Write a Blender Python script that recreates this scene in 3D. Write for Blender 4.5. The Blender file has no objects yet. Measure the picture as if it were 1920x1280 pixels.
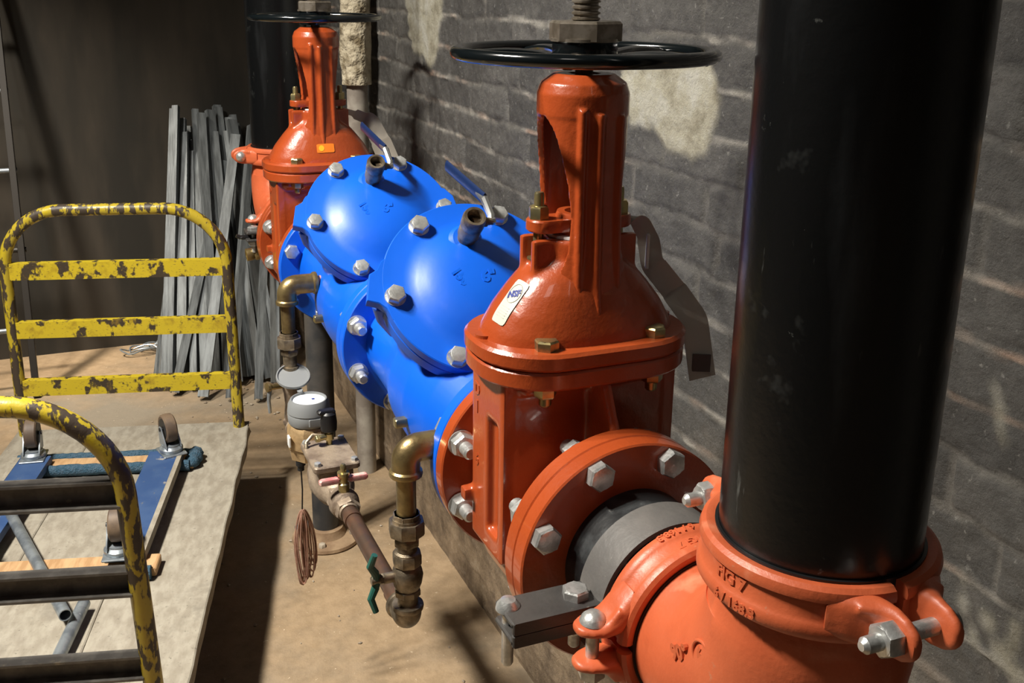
import bpy, bmesh, math, random
import numpy as np
from mathutils import Vector as V, Matrix, noise
PI = math.pi; sin, cos = math.sin, math.cos
C = bpy.context.scene.collection
# ------------------------------------------------------------------ camera, world, lights
FPX = 1923.21; PPX, PPY = -38.26, -104.36
CAM = V((-0.56184, -0.95057, 0.63950)); YAW, PITCH, ROLL = 0.391923, 0.283746, 0.010058
f = V((sin(YAW)*cos(PITCH), cos(YAW)*cos(PITCH), -sin(PITCH)))
r0 = V((cos(YAW), -sin(YAW), 0)); u0 = r0.cross(f)
rr = r0*cos(ROLL)+u0*sin(ROLL); uu = -r0*sin(ROLL)+u0*cos(ROLL)
cam = bpy.data.objects.new('camera', bpy.data.cameras.new('camera')); C.objects.link(cam)
cam.matrix_world = Matrix(((rr.x, uu.x, -f.x, CAM.x), (rr.y, uu.y, -f.y, CAM.y), (rr.z, uu.z, -f.z, CAM.z), (0, 0, 0, 1)))
cam.data.sensor_fit = 'HORIZONTAL'; cam.data.sensor_width = 36; cam.data.lens = 36*FPX/1920
cam.data.shift_x = -PPX/1920; cam.data.shift_y = PPY/1920
cam.data.clip_start = .01
bpy.context.scene.camera = cam
w = bpy.data.worlds.new('room_air'); bpy.context.scene.world = w; w.use_nodes = True
w.node_tree.nodes['Background'].inputs[0].default_value = (.75, .8, 1, 1)
w.node_tree.nodes['Background'].inputs[1].default_value = .02
vs = bpy.context.scene.view_settings
vs.view_transform = 'Standard'; vs.look = 'None'; vs.gamma = 1; vs.use_curve_mapping = False; vs.exposure = 0.0
def area(name, loc, target, sx, sy, power, col, spread=PI):
    l = bpy.data.lights.new(name, 'AREA'); l.shape = 'RECTANGLE'; l.size = sx; l.size_y = sy; l.energy = power; l.color = col; l.spread = spread
    o = bpy.data.objects.new(name, l); C.objects.link(o); o.location = loc
    o.rotation_euler = (V(target)-V(loc)).to_track_quat('-Z', 'Y').to_euler()
    return o
for ly in (.45, .72, .98): area('ceiling_lamp', (-1.72, ly, 2.30), (-.2, ly+.2, -.7), .16, .16, 25, (1, .94, .84), 1.8)
area('back_wall_fill', (-1.5, 2.5, 1.9), (-.55, 3.3, -.72), .2, .2, 9, (1, .90, .76), .8)  # unseen fill light, added to lift the lower back wall
area('behind_fill', (-1.2, -1.2, 2.2), (.1, .4, .2), .4, .4, 2.2, (1, .95, .88))  # weak unseen fill, added behind the camera for the near side

# ------------------------------------------------------------------ materials
def nodes(name):
    m = bpy.data.materials.new(name); m.use_nodes = True
    return m, m.node_tree, m.node_tree.nodes, m.node_tree.nodes['Principled BSDF']
def noise_node(nt, scale, detail=6, rough=.55, vec=None, stretch=None):
    tc = nt.nodes.new('ShaderNodeTexCoord'); n = nt.nodes.new('ShaderNodeTexNoise')
    n.inputs['Scale'].default_value = scale; n.inputs['Detail'].default_value = detail; n.inputs['Roughness'].default_value = rough
    if stretch:
        mp = nt.nodes.new('ShaderNodeMapping'); mp.inputs['Scale'].default_value = stretch
        nt.links.new(tc.outputs['Object'], mp.inputs[0]); nt.links.new(mp.outputs[0], n.inputs['Vector'])
    else: nt.links.new(tc.outputs['Object'], n.inputs['Vector'])
    return n
def ramp(nt, src, stops):
    r = nt.nodes.new('ShaderNodeValToRGB'); e = r.color_ramp.elements
    while len(e) < len(stops): e.new(.5)
    for k, (p, c) in enumerate(stops):
        e[k].position = p; e[k].color = (c, c, c, 1) if not isinstance(c, tuple) else (*c, 1)
    nt.links.new(src, r.inputs[0]); return r
def mixc(nt, fac, a, b):
    m = nt.nodes.new('ShaderNodeMix'); m.data_type = 'RGBA'
    if isinstance(fac, (int, float)): m.inputs[0].default_value = fac
    else: nt.links.new(fac, m.inputs[0])
    for i, c in ((6, a), (7, b)):
        if isinstance(c, tuple): m.inputs[i].default_value = (*c, 1)
        else: nt.links.new(c, m.inputs[i])
    return m.outputs[2]
def bump(nt, p, src, strength, dist=.01):
    b = nt.nodes.new('ShaderNodeBump'); b.inputs['Strength'].default_value = strength; b.inputs['Distance'].default_value = dist
    nt.links.new(src, b.inputs['Height']); nt.links.new(b.outputs[0], p.inputs['Normal']); return b
def mat(name, a, b=None, scale=20, lo=.4, hi=.6, rough=.5, metal=0, bmp=0, bscale=None, coat=0, stretch=None, c=None, cscale=8, clo=.6, chi=.7, rough2=None, bdist=.004):
    m, nt, N, p = nodes(name)
    p.inputs['Roughness'].default_value = rough; p.inputs['Metallic'].default_value = metal
    p.inputs['Coat Weight'].default_value = coat; p.inputs['Coat Roughness'].default_value = .06
    if b:
        n = noise_node(nt, scale, stretch=stretch); rp = ramp(nt, n.outputs[0], [(lo, 0.), (hi, 1.)])
        col = mixc(nt, rp.outputs[0], a, b)
        if rough2 is not None:
            mr = nt.nodes.new('ShaderNodeMapRange'); mr.inputs[3].default_value = rough; mr.inputs[4].default_value = rough2
            nt.links.new(rp.outputs[0], mr.inputs[0]); nt.links.new(mr.outputs[0], p.inputs['Roughness'])
        if c:
            n2 = noise_node(nt, cscale, stretch=stretch); r2 = ramp(nt, n2.outputs[0], [(clo, 0.), (chi, 1.)])
            col = mixc(nt, r2.outputs[0], col, c)
        nt.links.new(col, p.inputs['Base Color'])
    else: p.inputs['Base Color'].default_value = (*a, 1)
    if bmp:
        n = noise_node(nt, bscale or scale, 3); bump(nt, p, n.outputs[0], bmp, bdist)
    return m
M = {}
M['red'] = mat('red_enamel', (.40, .070, .017), (.34, .056, .013), 6, rough=.30, coat=.5, bmp=.28, bscale=130, bdist=.002)
M['coral'] = mat('coral_primer', (.62, .135, .052), (.52, .105, .038), 9, rough=.42, bmp=.2, bscale=160, c=(.75, .30, .17), cscale=14, clo=.6, chi=.78, bdist=.002)
M['blue'] = mat('blue_epoxy', (.0, .108, .68), (.0, .098, .63), 5, rough=.42, coat=.06, bmp=.12, bscale=40, bdist=.002)
M['black_pipe'] = mat('black_pipe_paint', (.004, .0045, .005), (.02, .022, .024), 5, .52, .75, rough=.28, stretch=(3, 3, .5), c=(.13, .135, .13), cscale=30, clo=.68, chi=.80, bmp=.08, bscale=90)
M['stub'] = mat('scuffed_black_stub', (.008, .009, .01), (.06, .065, .068), 22, .5, .7, rough=.4, c=(.28, .28, .27), cscale=45, clo=.66, chi=.76, bmp=.1, bscale=90)
M['black'] = mat('black_gloss', (.004, .006, .007), rough=.16, coat=.6)
M['blackmatte'] = mat('black_plastic', (.008, .008, .009), rough=.45)
M['zinc'] = mat('zinc_plated_steel', (.66, .67, .66), (.46, .47, .46), 60, rough=.33, metal=.68, bmp=.15, bscale=200)
M['stud'] = mat('dull_galvanised_stud', (.20, .22, .23), (.10, .11, .115), 8, rough=.55, metal=.25, stretch=(6, 6, 1))
M['galv'] = mat('galvanised_steel', (.36, .40, .43), (.22, .25, .28), 30, rough=.38, metal=.6, bmp=.05)
M['yzinc'] = mat('yellow_zinc', (.50, .40, .18), (.34, .30, .16), 70, rough=.3, metal=.85)
M['brass'] = mat('dull_brass', (.36, .27, .12), (.20, .145, .07), 26, rough=.34, metal=.8, bmp=.12, bscale=150)
M['brassd'] = mat('dark_brass', (.34, .28, .20), (.15, .12, .085), 40, rough=.42, metal=.75, bmp=.2, bscale=150)
M['bronze'] = mat('cast_bronze', (.34, .27, .20), (.20, .15, .11), 26, rough=.5, metal=.35, bmp=.3, bscale=150)
M['meterbrass'] = mat('meter_bronze', (.45, .31, .16), (.30, .20, .10), 20, rough=.45, metal=.45, bmp=.25, bscale=150)
M['copper'] = mat('tarnished_copper', (.23, .12, .075), (.15, .10, .075), 20, rough=.38, metal=.7)
M['wire'] = mat('copper_wire', (.48, .27, .20), (.34, .19, .14), 60, rough=.4, metal=.3)
M['stem'] = mat('bronze_stem', (.34, .30, .25), (.20, .17, .13), 60, rough=.28, metal=.7)
M['clamp'] = mat('grey_clamp', (.12, .115, .11), (.17, .16, .15), 12, rough=.5, metal=.15, c=(.48, .46, .40), cscale=22, clo=.66, chi=.75, bmp=.15, bscale=120)
M['clamp_dark'] = mat('dark_clamp_steel', (.045, .043, .042), (.07, .066, .062), 14, rough=.42, metal=.1, c=(.26, .24, .2), cscale=40, clo=.68, chi=.76, bmp=.15, bscale=120)
M['grey'] = mat('grey_plastic', (.20, .21, .215), rough=.4)
M['greydark'] = mat('dark_grey_plastic', (.06, .065, .07), rough=.4)
M['white'] = mat('white_plastic', (.75, .78, .78), rough=.35)
M['label'] = mat('cream_label', (.55, .535, .44), rough=.5)
M['ink'] = mat('navy_ink', (.03, .05, .25), rough=.5)
M['inkgrey'] = mat('grey_ink', (.42, .42, .38), rough=.5)
M['orange_label'] = mat('orange_label', (.85, .22, .02), rough=.4)
M['yellow_ink'] = mat('yellow_ink', (.9, .5, .03), rough=.4)
M['pink'] = mat('faded_pink_vinyl', (.62, .16, .16), (.7, .45, .4), 60, rough=.5)
M['green'] = mat('dark_green_vinyl', (.02, .09, .07), rough=.35)
M['navy'] = mat('navy_vinyl', (.006, .018, .07), rough=.35)
M['steel'] = mat('bright_steel', (.55, .56, .56), rough=.28, metal=.9)
M['yellow_tube'] = mat('worn_yellow_tube', (.46, .35, .03), (.055, .04, .028), 52, .47, .51, rough=.35, rough2=.5, stretch=(1, 1, .35), c=(.50, .38, .02), cscale=70, clo=.58, chi=.62, bmp=.25, bscale=60)
M['yellow'] = mat('worn_yellow_paint', (.58, .44, .025), (.05, .036, .022), 34, .53, .58, rough=.35, rough2=.55, stretch=(1, 1, .8), c=(.30, .19, .02), cscale=30, clo=.55, chi=.75, bmp=.2, bscale=40)
M['frame_dark'] = mat('worn_dark_steel', (.10, .093, .085), (.16, .15, .135), 40, .45, .62, rough=.45, c=(.22, .19, .14), cscale=26, clo=.66, chi=.72)
M['carpet'] = mat('blue_carpet', (.035, .095, .15), (.07, .13, .19), 90, rough=.95, bmp=1, bscale=260, bdist=.008)
M['bluewood'] = mat('blue_painted_wood', (.025, .065, .18), (.04, .085, .20), 15, rough=.6, c=(.35, .32, .27), cscale=18, clo=.66, chi=.72)
M['rawwood'] = mat('raw_pine', (.52, .33, .17), (.38, .22, .10), 12, rough=.75, stretch=(6, 1, 6))
M['wheel'] = mat('brown_rubber', (.16, .11, .07), (.10, .07, .05), 30, rough=.6)
M['ladder'] = mat('dark_ladder_rail', (.018, .015, .012), rough=.45)
M['lagging'] = mat('old_pipe_lagging', (.50, .44, .32), (.18, .14, .08), 22, .42, .62, rough=.9, bmp=1, bscale=35, bdist=.02)
M['oldpaint'] = mat('chalky_pipe_paint', (.36, .33, .28), (.22, .19, .16), 14, rough=.8)
M['plastic_tag'] = mat('clear_tag_sleeve', (.42, .38, .32), rough=.35); M['plastic_tag'].node_tree.nodes['Principled BSDF'].inputs['Alpha'].default_value = .72
M['plaster'] = mat('old_plaster', (.44, .425, .35), (.33, .31, .235), 16, rough=.8, bmp=.5, bscale=40, c=(.30, .28, .22), cscale=9, clo=.62, chi=.7)
M['rust'] = mat('rusty_dusty_iron', (.22, .14, .08), (.32, .22, .13), 18, rough=.85, bmp=.4, bscale=60)
M['ironpipe'] = mat('dusty_black_iron', (.03, .032, .035), (.07, .065, .06), 12, rough=.5)
M['debris'] = mat('pale_debris', (.42, .36, .28), (.25, .2, .15), 12, rough=.9)
M['teflon'] = mat('white_thread_tape', (.85, .85, .82), rough=.7)
M['fadedpink'] = mat('pink_pipe_dope', (.62, .26, .18), rough=.6)

def specks(name, scale, lo, hi, colr, stretch=None):
    m = M[name]; nt = m.node_tree; p = nt.nodes['Principled BSDF']; inp = p.inputs['Base Color']
    src = inp.links[0].from_socket if inp.links else tuple(inp.default_value[:3])
    n = noise_node(nt, scale, 5, .7, stretch=stretch); rp = ramp(nt, n.outputs[0], [(lo, 0.), (hi, 1.)]); nt.links.new(mixc(nt, rp.outputs[0], src, colr), inp)
specks('black_pipe', 26, .69, .74, (.10, .105, .10)); specks('black_pipe', 9, .62, .72, (.028, .030, .030)); specks('black_pipe', 150, .74, .77, (.22, .22, .2))
specks('coral', 40, .66, .74, (.50, .24, .14)); specks('clamp', 90, .68, .74, (.34, .32, .28))
specks('bluewood', 60, .64, .72, (.16, .16, .15)); specks('yellow', 90, .60, .64, (.16, .11, .04), (1, 1, 3)); specks('galv', 70, .6, .7, (.45, .48, .5))
# ------------------------------------------------------------------ geometry kit
class G:
    def __init__(s): s.v = []; s.f = []
    def add(s, vs, fs):
        o = len(s.v); s.v += [tuple(x) for x in vs]; s.f += [tuple(i+o for i in q) for q in fs]; return s
    def loft(s, rings, closed_u=True, caps=True, loop=False):
        n = len(rings[0]); vs = [p for r in rings for p in r]; fs = []
        m = len(rings)
        for i in range(m if loop else m-1):
            a = i*n; b = ((i+1) % m)*n
            for j in range(n if closed_u else n-1):
                k = (j+1) % n
                fs.append((a+j, a+k, b+k, b+j))
        if caps and not loop: fs.append(tuple(range(n))[::-1]); fs.append(tuple(range((m-1)*n, m*n)))
        return s.add(vs, fs)
    def lathe(s, prof, o=(0, 0, 0), ax=(0, 0, 1), seg=48, closed=False, a0=0, a1=None):
        o = V(o); ax = V(ax).normalized(); e = V((1, 0, 0)) if abs(ax.x) < .9 else V((0, 1, 0))
        X = (e-ax*e.dot(ax)).normalized(); Y = ax.cross(X)
        full = a1 is None
        n = seg; ang = [2*PI*j/n for j in range(n)] if full else [a0+(a1-a0)*j/(n-1) for j in range(n)]
        rings = [[o+ax*t+(X*cos(a)+Y*sin(a))*max(r, 1e-5) for a in ang] for r, t in prof]
        if full: return s.loft(rings, True, caps=not closed, loop=closed)
        # partial: solid of closed profile swept over an angle
        R = [[rings[i][j] for i in range(len(prof))] for j in range(n)]
        return s.loft(R, True, True)
    def tube(s, path, r, seg=16, closed=False, caps=True):
        P = [V(p) for p in path]; n = len(P); R = r if isinstance(r, (list, tuple)) else [r]*n
        T = []
        for i in range(n):
            a = P[(i-1) % n] if (closed or i > 0) else P[i]; b = P[(i+1) % n] if (closed or i < n-1) else P[i]
            T.append((b-a).normalized())
        e = V((0, 0, 1)) if abs(T[0].z) < .9 else V((1, 0, 0))
        N = (e-T[0]*e.dot(T[0])).normalized(); rings = []
        for i in range(n):
            N = (N-T[i]*N.dot(T[i])).normalized(); B = T[i].cross(N)
            rings.append([P[i]+(N*cos(2*PI*j/seg)+B*sin(2*PI*j/seg))*R[i] for j in range(seg)])
        return s.loft(rings, True, caps, loop=closed)
    def prism(s, poly, o=(0, 0, 0), X=(1, 0, 0), Y=(0, 1, 0), h=.01, c=0):
        o = V(o); X = V(X).normalized(); Y = V(Y).normalized(); Z = X.cross(Y)
        cx = sum(p[0] for p in poly)/len(poly); cy = sum(p[1] for p in poly)/len(poly)
        def ring(z, k):
            out = []
            for p in poly:
                d = math.hypot(p[0]-cx, p[1]-cy) or 1
                q = 1-k/d
                out.append(o+X*(cx+(p[0]-cx)*q)+Y*(cy+(p[1]-cy)*q)+Z*z)
            return out
        rs = [ring(0, c), ring(c, 0), ring(h-c, 0), ring(h, c)] if c else [ring(0, 0), ring(h, 0)]
        return s.loft(rs)
    def box(s, c, sz, X=(1, 0, 0), Y=(0, 1, 0), b=.0015):
        X = V(X).normalized(); Y = V(Y).normalized(); Z = X.cross(Y); hx, hy = sz[0]/2, sz[1]/2
        b = min(b, hx*.4, hy*.4, sz[2]*.4)
        poly = [(hx-b, -hy), (hx, -hy+b), (hx, hy-b), (hx-b, hy), (-hx+b, hy), (-hx, hy-b), (-hx, -hy+b), (-hx+b, -hy)]
        return s.prism(poly, V(c)-Z*sz[2]/2, X, Y, sz[2], b)
def rrect(hx, hy, r, n=8):
    out = []
    for sx, sy, a0 in ((1, -1, -PI/2), (1, 1, 0), (-1, 1, PI/2), (-1, -1, PI)):
        for k in range(n+1):
            a = a0+PI/2*k/n; out.append((sx*(hx-r)+r*cos(a), sy*(hy-r)+r*sin(a)))
    return out
def bezarc(pts, rad, n=8):
    """polyline with rounded corners"""
    P = [V(p) for p in pts]; out = [P[0]]
    for i in range(1, len(P)-1):
        a = (P[i-1]-P[i]); b = (P[i+1]-P[i]); la, lb = a.length, b.length; a.normalize(); b.normalize()
        ang = a.angle(b); t = min(rad/math.tan(ang/2), la*.499, lb*.499); s_, e_ = P[i]+a*t, P[i]+b*t
        rr_ = t*math.tan(ang/2); cdir = (a+b).normalized(); cen = P[i]+cdir*(rr_/sin(ang/2))
        v0 = s_-cen; v1 = e_-cen; tot = v0.angle(v1)
        for k in range(n+1):
            q = k/n
            out.append(cen+(v0*sin((1-q)*tot)+v1*sin(q*tot))/sin(tot))
    out.append(P[-1]); return out
def mk(name, g, m, parent=None, smooth=35, fuse=None, fsm=6):
    me = bpy.data.meshes.new(name)
    gg = g
    if fuse is not None:
        me.from_pydata(fuse.v, [], fuse.f); me.update()
        bm = bmesh.new(); bm.from_mesh(me); bmesh.ops.recalc_face_normals(bm, faces=bm.faces[:]); bm.to_mesh(me); bm.free()
        t = bpy.data.objects.new('tmp', me); C.objects.link(t)
        mo = t.modifiers.new('r', 'REMESH'); mo.mode = 'VOXEL'; mo.voxel_size = VOX[0]
        sm = t.modifiers.new('s', 'SMOOTH'); sm.factor = .5; sm.iterations = fsm
        dg = bpy.context.evaluated_depsgraph_get(); ev = t.evaluated_get(dg); m2 = bpy.data.meshes.new_from_object(ev)
        vv = [tuple(x.co) for x in m2.vertices]; ff = [tuple(p.vertices) for p in m2.polygons]
        bpy.data.objects.remove(t); bpy.data.meshes.remove(me); bpy.data.meshes.remove(m2)
        gg = G(); gg.add(vv, ff)
        nf = len(ff)
        if g: gg.add(g.v, g.f)
        me = bpy.data.meshes.new(name)
    me.from_pydata(gg.v, [], gg.f); me.update()
    bm = bmesh.new(); bm.from_mesh(me); bmesh.ops.recalc_face_normals(bm, faces=bm.faces[:]); bm.to_mesh(me); bm.free()
    me.materials.append(M[m] if isinstance(m, str) else m)
    if smooth:
        me.polygons.foreach_set('use_smooth', [True]*len(me.polygons)); me.set_sharp_from_angle(angle=math.radians(smooth))
    o = bpy.data.objects.new(name, me); C.objects.link(o)
    if parent: o.parent = parent
    return o
VOX = [.003]
def tag(o, label=None, cat=None, group=None, kind=None):
    if label: o['label'] = label
    if cat: o['category'] = cat
    if group: o['group'] = group
    if kind: o['kind'] = kind
    return o
def thing(name, label, cat, loc=(0, 0, 0), rot=(0, 0, 0), group=None):
    o = bpy.data.objects.new(name, None); C.objects.link(o); o.location = loc; o.rotation_euler = rot; o.empty_display_size = .05
    return tag(o, label, cat, group)
def copy_tree(o, parent=None):
    c = o.copy(); C.objects.link(c); c.parent = parent
    for ch in [x for x in bpy.data.objects if x.parent == o]: copy_tree(ch, c)
    return c
def text_geo(s, size, depth=.002, bold=.0):
    cu = bpy.data.curves.new('t', 'FONT'); cu.body = s; cu.size = size; cu.extrude = depth/2; cu.align_x = 'CENTER'; cu.align_y = 'CENTER'; cu.offset = bold; cu.resolution_u = 2
    t = bpy.data.objects.new('t', cu); C.objects.link(t)
    dg = bpy.context.evaluated_depsgraph_get(); me = bpy.data.meshes.new_from_object(t.evaluated_get(dg))
    vs = [V(x.co) for x in me.vertices]; fs = [tuple(p.vertices) for p in me.polygons]
    bpy.data.objects.remove(t); bpy.data.curves.remove(cu); bpy.data.meshes.remove(me)
    return vs, fs
def text_flat(g, s, size, o, X, Y, depth=.002, bold=.0006):
    vs, fs = text_geo(s, size, depth, bold); X = V(X).normalized(); Y = V(Y).normalized(); Z = X.cross(Y); o = V(o)
    g.add([o+X*p.x+Y*p.y+Z*p.z for p in vs], fs)
def text_cyl(g, s, size, o, ax, start, rad, off=0, depth=.002, bold=.0005, flip=1):
    """text wrapped round an axis; off = along the axis, start = unit vector the text is centred on"""
    vs, fs = text_geo(s, size, depth, bold); ax = V(ax).normalized(); S = V(start).normalized(); T = ax.cross(S)*flip; o = V(o)
    g.add([o+ax*(off+p.y)*1+(S*cos(p.x/rad)+T*sin(p.x/rad))*(rad+p.z) for p in vs], fs)
def hexpoly(af, rot=0): R = af/math.sqrt(3); return [(R*cos(rot+PI/3*k), R*sin(rot+PI/3*k)) for k in range(6)]
rnd = random.Random(4)
def frame(ax):
    ax = V(ax).normalized(); e = V((0, 0, 1)) if abs(ax.z) < .9 else V((1, 0, 0)); X = (e-ax*e.dot(ax)).normalized(); return ax, X, ax.cross(X)
def hexhead(g, o, ax, af=.030, h=.0125, rot=None):
    """hex prism with its domed outer chamfer; base at o, pointing along ax"""
    ax, X, Y = frame(ax); rot = rnd.random() if rot is None else rot
    R = af/math.sqrt(3); o = V(o); rings = []
    for z, k in ((0, 1), (h*.82, 1), (h, .88)):
        rings.append([o+ax*z+(X*cos(rot+PI/3*j)+Y*sin(rot+PI/3*j))*R*k for j in range(6)])
    g.loft(rings); g.lathe([(af*.455, h*.9), (af*.455, h*1.02), (af*.42, h*1.05)], o, ax, 20)
def bolt(parent, head, nut_at, ax, af=.030, d=.019, stick=.022, m='zinc', headh=.0125, name='bolt', nuth=None):
    """bolt with head at `head` pointing along ax (outward); nut on the far side facing -ax"""
    g = G(); ax = V(ax).normalized(); head = V(head); nut_at = V(nut_at)
    hexhead(g, head, ax, af, headh); L = (head-nut_at).length+ (nuth or af*.55)+stick
    g.lathe([(d/2, 0), (d/2, -L+d*.15), (d*.36, -L)], head, ax, 16)
    b = mk(name, g, m, parent, 30)
    n = G(); hexhead(n, nut_at, -ax, af, nuth or af*.55); n.lathe([(af*.62, 0), (af*.62, .002), (af*.55, .0025)], nut_at, -ax, 24)
    mk('nut', n, m, b, 30); return b
def flange(g, o, ax, R=.1397, t=.024, r=.09, c=.002):
    g.lathe([(r, 0), (R-c, 0), (R, c), (R, t-c), (R-c, t), (r, t)], o, ax, 96)
def ring8(R, k=8, off=PI/8): return [(R*cos(off+2*PI*i/k), R*sin(off+2*PI*i/k)) for i in range(k)]

# ------------------------------------------------------------------ setting
FZ = -.86; WX = .285; BY = 3.5
def wall_right():
    y0, y1, z0, z1, st = -1.6, BY+.02, FZ-.02, 2.62, .006
    ny = int((y1-y0)/st); nz = int((z1-z0)/st)
    ys = np.linspace(y0, y1, ny); zs = np.linspace(z0, z1, nz); Yg, Zg = np.meshgrid(ys, zs, indexing='ij')
    rs = np.random.RandomState(3)
    def vn(sc, seed):    # smooth value noise
        r = np.random.RandomState(seed); gy = int((y1-y0)*sc)+3; gz = int((z1-z0)*sc)+3; T = r.rand(gy, gz)
        a = (Yg-y0)*sc; b = (Zg-z0)*sc; i = a.astype(int); j = b.astype(int); a = a-i; b = b-j; a = a*a*(3-2*a); b = b*b*(3-2*b)
        return (T[i, j]*(1-a)+T[i+1, j]*a)*(1-b)+(T[i, j+1]*(1-a)+T[i+1, j+1]*a)*b
    wob = (vn(6, 1)-.5)*.016+(vn(25, 2)-.5)*.007
    ch = .0675; bl = .205
    zz = (Zg+wob-.098)/ch; row = np.floor(zz); fz = zz-row
    yy = (Yg+(vn(8, 5)-.5)*.02)/bl+(row % 2)*.5+.17*np.sin(row*2.3); col = np.floor(yy); fy = yy-col
    # header courses now and then
    dz = np.minimum(fz, 1-fz)*ch; dy = np.minimum(fy, 1-fy)*bl
    jitter = (vn(40, 7)-.5)*.006
    d = np.minimum(dz, dy)+jitter
    br = np.clip((d-.002)/.0045, 0, 1); br = br*br*(3-2*br)
    h = np.abs(np.sin((row*12.9898+col*78.233))*43758.5453) % 1
    chip = np.clip((vn(14, 9)-.72)*6, 0, 1)
    hgt = br*(.0042+.0035*(h-.5))*(1-.7*chip)+(vn(70, 11)-.5)*.0026+(vn(26, 12)-.5)*.0030+(vn(4, 13)-.5)*.005+(vn(125, 15)-.5)*.0020
    # old mortar squeezed proud on some bed joints
    proud = np.clip(1-dz/.0055, 0, 1)*np.clip((vn(5, 21)-.34)*5, 0, 1)*(vn(45, 22)*1.2+.2)
    low = np.clip((Zg+.18)/.25, .35, 1)
    hgt = hgt*low+proud*.006
    mort = np.clip(proud*1.2, 0, 1)
    def inside(poly, fr, amp):
        yq = Yg+(vn(fr, 41)-.5)*amp+(vn(fr*3.3, 42)-.5)*amp*.5; zq = Zg+(vn(fr, 43)-.5)*amp+(vn(fr*3.3, 44)-.5)*amp*.5; ins = np.zeros(Yg.shape, bool)
        for (a0, b0), (a1, b1) in zip(poly, poly[1:]+poly[:1]):
            c_ = ((b0 > zq) != (b1 > zq)) & (yq < (a1-a0)*(zq-b0)/((b1-b0) or 1e-9)+a0); ins ^= c_
        return ins.astype(float)
    pa = inside([(.545, .54), (.545, .46), (.50, .432), (.43, .425), (.39, .402), (.33, .398), (.285, .418), (.268, .45), (.272, .52), (.30, .545)], 22, .022)
    pb = inside([(1.70, .62), (1.69, .55), (1.62, .475), (1.55, .455), (1.47, .465), (1.43, .50), (1.42, .62)], 18, .03)
    pc = inside([(-.10, .03), (-.12, -.01), (-.22, -.035), (-.34, -.03), (-.40, .0), (-.38, .04), (-.25, .035)], 12, .04)*(vn(60, 71) > .60)+inside([(-.252, .26), (-.246, .255), (-.262, .20), (-.268, .205)], 30, .008)
    pl_ = np.clip(pa+pb*.75+pc*.6, 0, 1)
    for _ in range(1): pl_ = (pl_+np.roll(pl_, 1, 0)+np.roll(pl_, -1, 0)+np.roll(pl_, 1, 1)+np.roll(pl_, -1, 1))/5
    hgt = hgt*(1-pl_*.75)+pl_*(.0035+(vn(9, 51)-.5)*.004); mort = mort*(1-pl_)
    joint = (1-br)*(1-pl_)*np.clip((vn(7, 61)-.25)*2.2, 0, 1)
    X = WX-hgt
    co = np.stack([X, Yg, Zg], -1).reshape(-1, 3)
    idx = np.arange(ny*nz).reshape(ny, nz)
    q = np.stack([idx[:-1, :-1], idx[:-1, 1:], idx[1:, 1:], idx[1:, :-1]], -1).reshape(-1, 4)
    me = bpy.data.meshes.new('wall_right'); me.vertices.add(len(co)); me.vertices.foreach_set('co', co.ravel())
    me.loops.add(q.size); me.loops.foreach_set('vertex_index', q.ravel()); me.polygons.add(len(q))
    me.polygons.foreach_set('loop_start', np.arange(0, q.size, 4)); me.polygons.foreach_set('loop_total', np.full(len(q), 4))
    me.polygons.foreach_set('use_smooth', np.ones(len(q), bool)); me.update(calc_edges=True)
    at = me.attributes.new('mortar', 'FLOAT', 'POINT'); at.data.foreach_set('value', mort.ravel().astype(np.float32))
    at = me.attributes.new('plaster', 'FLOAT', 'POINT'); at.data.foreach_set('value', pl_.ravel().astype(np.float32))
    at = me.attributes.new('joint', 'FLOAT', 'POINT'); at.data.foreach_set('value', joint.ravel().astype(np.float32))
    at = me.attributes.new('brick', 'FLOAT', 'POINT'); at.data.foreach_set('value', (h*.6+vn(3, 31)*.4).ravel().astype(np.float32))
    m, nt, N, p = nodes('painted_brick'); p.inputs['Roughness'].default_value = .62
    am = N.new('ShaderNodeAttribute'); am.attribute_name = 'mortar'; ab = N.new('ShaderNodeAttribute'); ab.attribute_name = 'brick'
    n1 = noise_node(nt, 9, 8, .65); r1 = ramp(nt, n1.outputs[0], [(.3, (.034, .033, .031)), (.55, (.085, .082, .076)), (.75, (.17, .162, .148))])
    col = mixc(nt, .35, r1.outputs[0], (.055, .053, .05))
    rb = ramp(nt, ab.outputs['Fac'], [(.1, (.042, .040, .038)), (.9, (.155, .148, .136))]); col = mixc(nt, .4, col, rb.outputs[0])
    n3 = noise_node(nt, 120, 2); r3 = ramp(nt, n3.outputs[0], [(.66, 0.), (.74, 1.)]); col = mixc(nt, r3.outputs[0], col, (.20, .195, .18))
    n2 = noise_node(nt, 6, 3); rc_ = ramp(nt, n2.outputs[0], [(.5, (.36, .34, .30)), (.66, (.42, .27, .19))]); col = mixc(nt, am.outputs['Fac'], col, rc_.outputs[0])
    aj = N.new('ShaderNodeAttribute'); aj.attribute_name = 'joint'; jm = N.new('ShaderNodeMath'); jm.operation = 'MULTIPLY'; jm.inputs[1].default_value = .55; nt.links.new(aj.outputs['Fac'], jm.inputs[0]); col = mixc(nt, jm.outputs[0], col, (.20, .185, .16))
    n7 = noise_node(nt, 34, 8, .75); r7 = ramp(nt, n7.outputs[0], [(.36, .62), (.64, 1.0)])
    mu = N.new('ShaderNodeMix'); mu.data_type = 'RGBA'; mu.blend_type = 'MULTIPLY'; mu.inputs[0].default_value = 1; nt.links.new(col, mu.inputs[6]); nt.links.new(r7.outputs[0], mu.inputs[7]); col = mu.outputs[2]
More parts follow.
